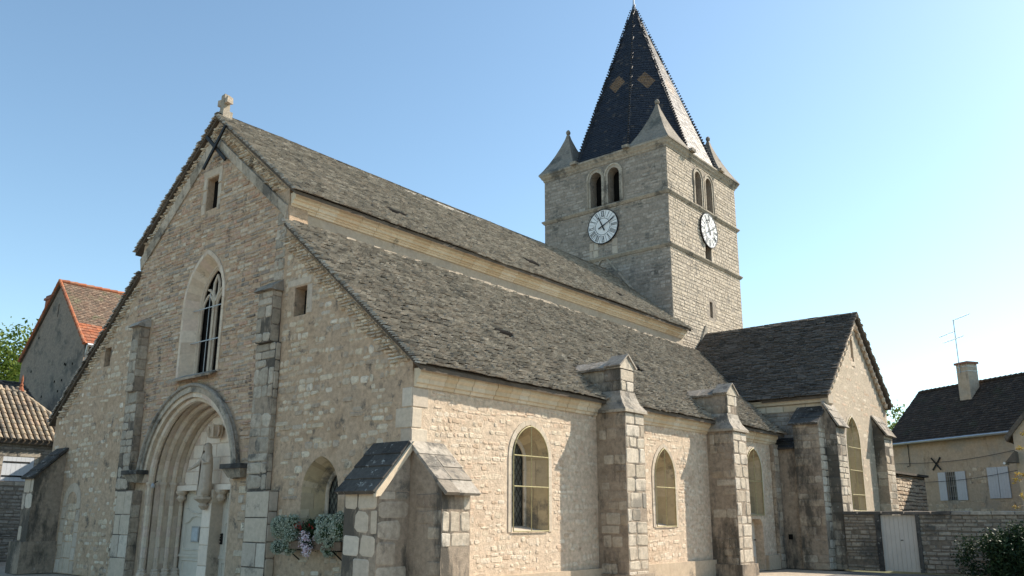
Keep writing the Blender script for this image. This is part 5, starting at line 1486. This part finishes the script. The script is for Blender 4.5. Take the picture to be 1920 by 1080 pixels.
# shed wall behind the transept
sh = thing('stone_shed', (8,31,0), 'small stone shed with mono-pitch roof behind the yard gate', 'shed')
FS = Fr((9.1,0,0),(0,1,0),(1,0,0))
mb = MB(); mb.box(5.5,9.1,28.0,33.2,0,3.58,'yard_m'); stones(mb, FS, [(28,0),(33.2,0),(33.2,3.55),(28,3.55)], [], 'flank', rh=(.1,.2), rl=(.18,.4), prot=(.01,.03), rnd=.6); mb.build('wall', sh)
mb = MB(); mb.box(5.3,9.25,27.9,33.4,3.58,3.68,'roof_d'); mb.build('roof', sh)

# yard wall with gate
YW = 18.05
FY = Fr((0,YW,0),(1,0,0),(0,-1,0))
yw = thing('yard_wall', (14,YW+.2,0), 'weathered rubble yard wall with flat stone coping joining the transept', 'wall')
mb = MB()
for a, b in ((10.22,11.28),(12.52,24)):
    mb.box(a,b,YW,YW+.4,0,1.78,'yard_m')
    stones(mb, FY, [(a,0),(b,0),(b,1.77),(a,1.77)], [], 'yard', rh=(.08,.17), rl=(.15,.42), prot=(.012,.035), cover=.93, wave=.012, rnd=.5)
mb.build('masonry', yw)
mb = MB(); x = 10.2
while x < 24:
    l = random.uniform(.4,.8); z = 1.78 if not (10.9 < x+l/2 < 12.7) else 1.78
    mb.hexa([(x,YW-.07,z),(x+l-.01,YW-.07,z),(x+l-.01,YW+.45,z),(x,YW+.45,z),(x+.02,YW-.05,z+.08+random.uniform(0,.03)),(x+l-.03,YW-.05,z+.08+random.uniform(0,.03)),(x+l-.03,YW+.42,z+.11),(x+.02,YW+.42,z+.11)],'roof_d' if x < 13 else 'yard'); x += l
mb.build('coping', yw)
mb = MB(); mb.box(11.22,11.36,YW-.06,YW+.3,0,1.78,'cap_dark'); mb.box(12.46,12.58,YW-.06,YW+.3,0,1.78,'cap_dark'); mb.build('gate_jamb', yw)
gt = thing('yard_gate', (11.9,YW+.1,0), 'pale painted plank gate in the yard wall beside the transept', 'gate')
mb = MB()
for i in range(8):
    a = 11.37+(1.08)*i/8; mb.box(a+.003,a+1.08/8-.003,YW+.06+random.uniform(0,.006),YW+.10,.02,1.76,'gate')
mb.build('planks', gt)
mb = MB(); mb.tube([(11.95,YW+.07,.98),(11.95,YW+.02,.98),(12.02,YW+.02,.98)], .012, 'iron', 5); mb.build('latch', gt)
# low flower bed at bottom left
fb = thing('flower_pot', (-12.6,-.6,0), 'stone trough of pink flowers beside the far left buttress', 'planter')
mb = MB(); mb.box(-13.3,-11.9,-1.0,-.2,0,.55,'house_stone'); mb.build('trough', fb)
mb = MB(); leaves(mb, (-12.6,-.6,.8), (.8,.5,.4), 2500, 'leaf_dark', .09, .2, clumps=25); mb.build('foliage', fb)
mb = MB(); leaves(mb, (-12.5,-.7,.9), (.7,.5,.35), 120, 'petal_pink', .07, .7, clumps=10, aspect=.9); mb.build('blossoms', fb)
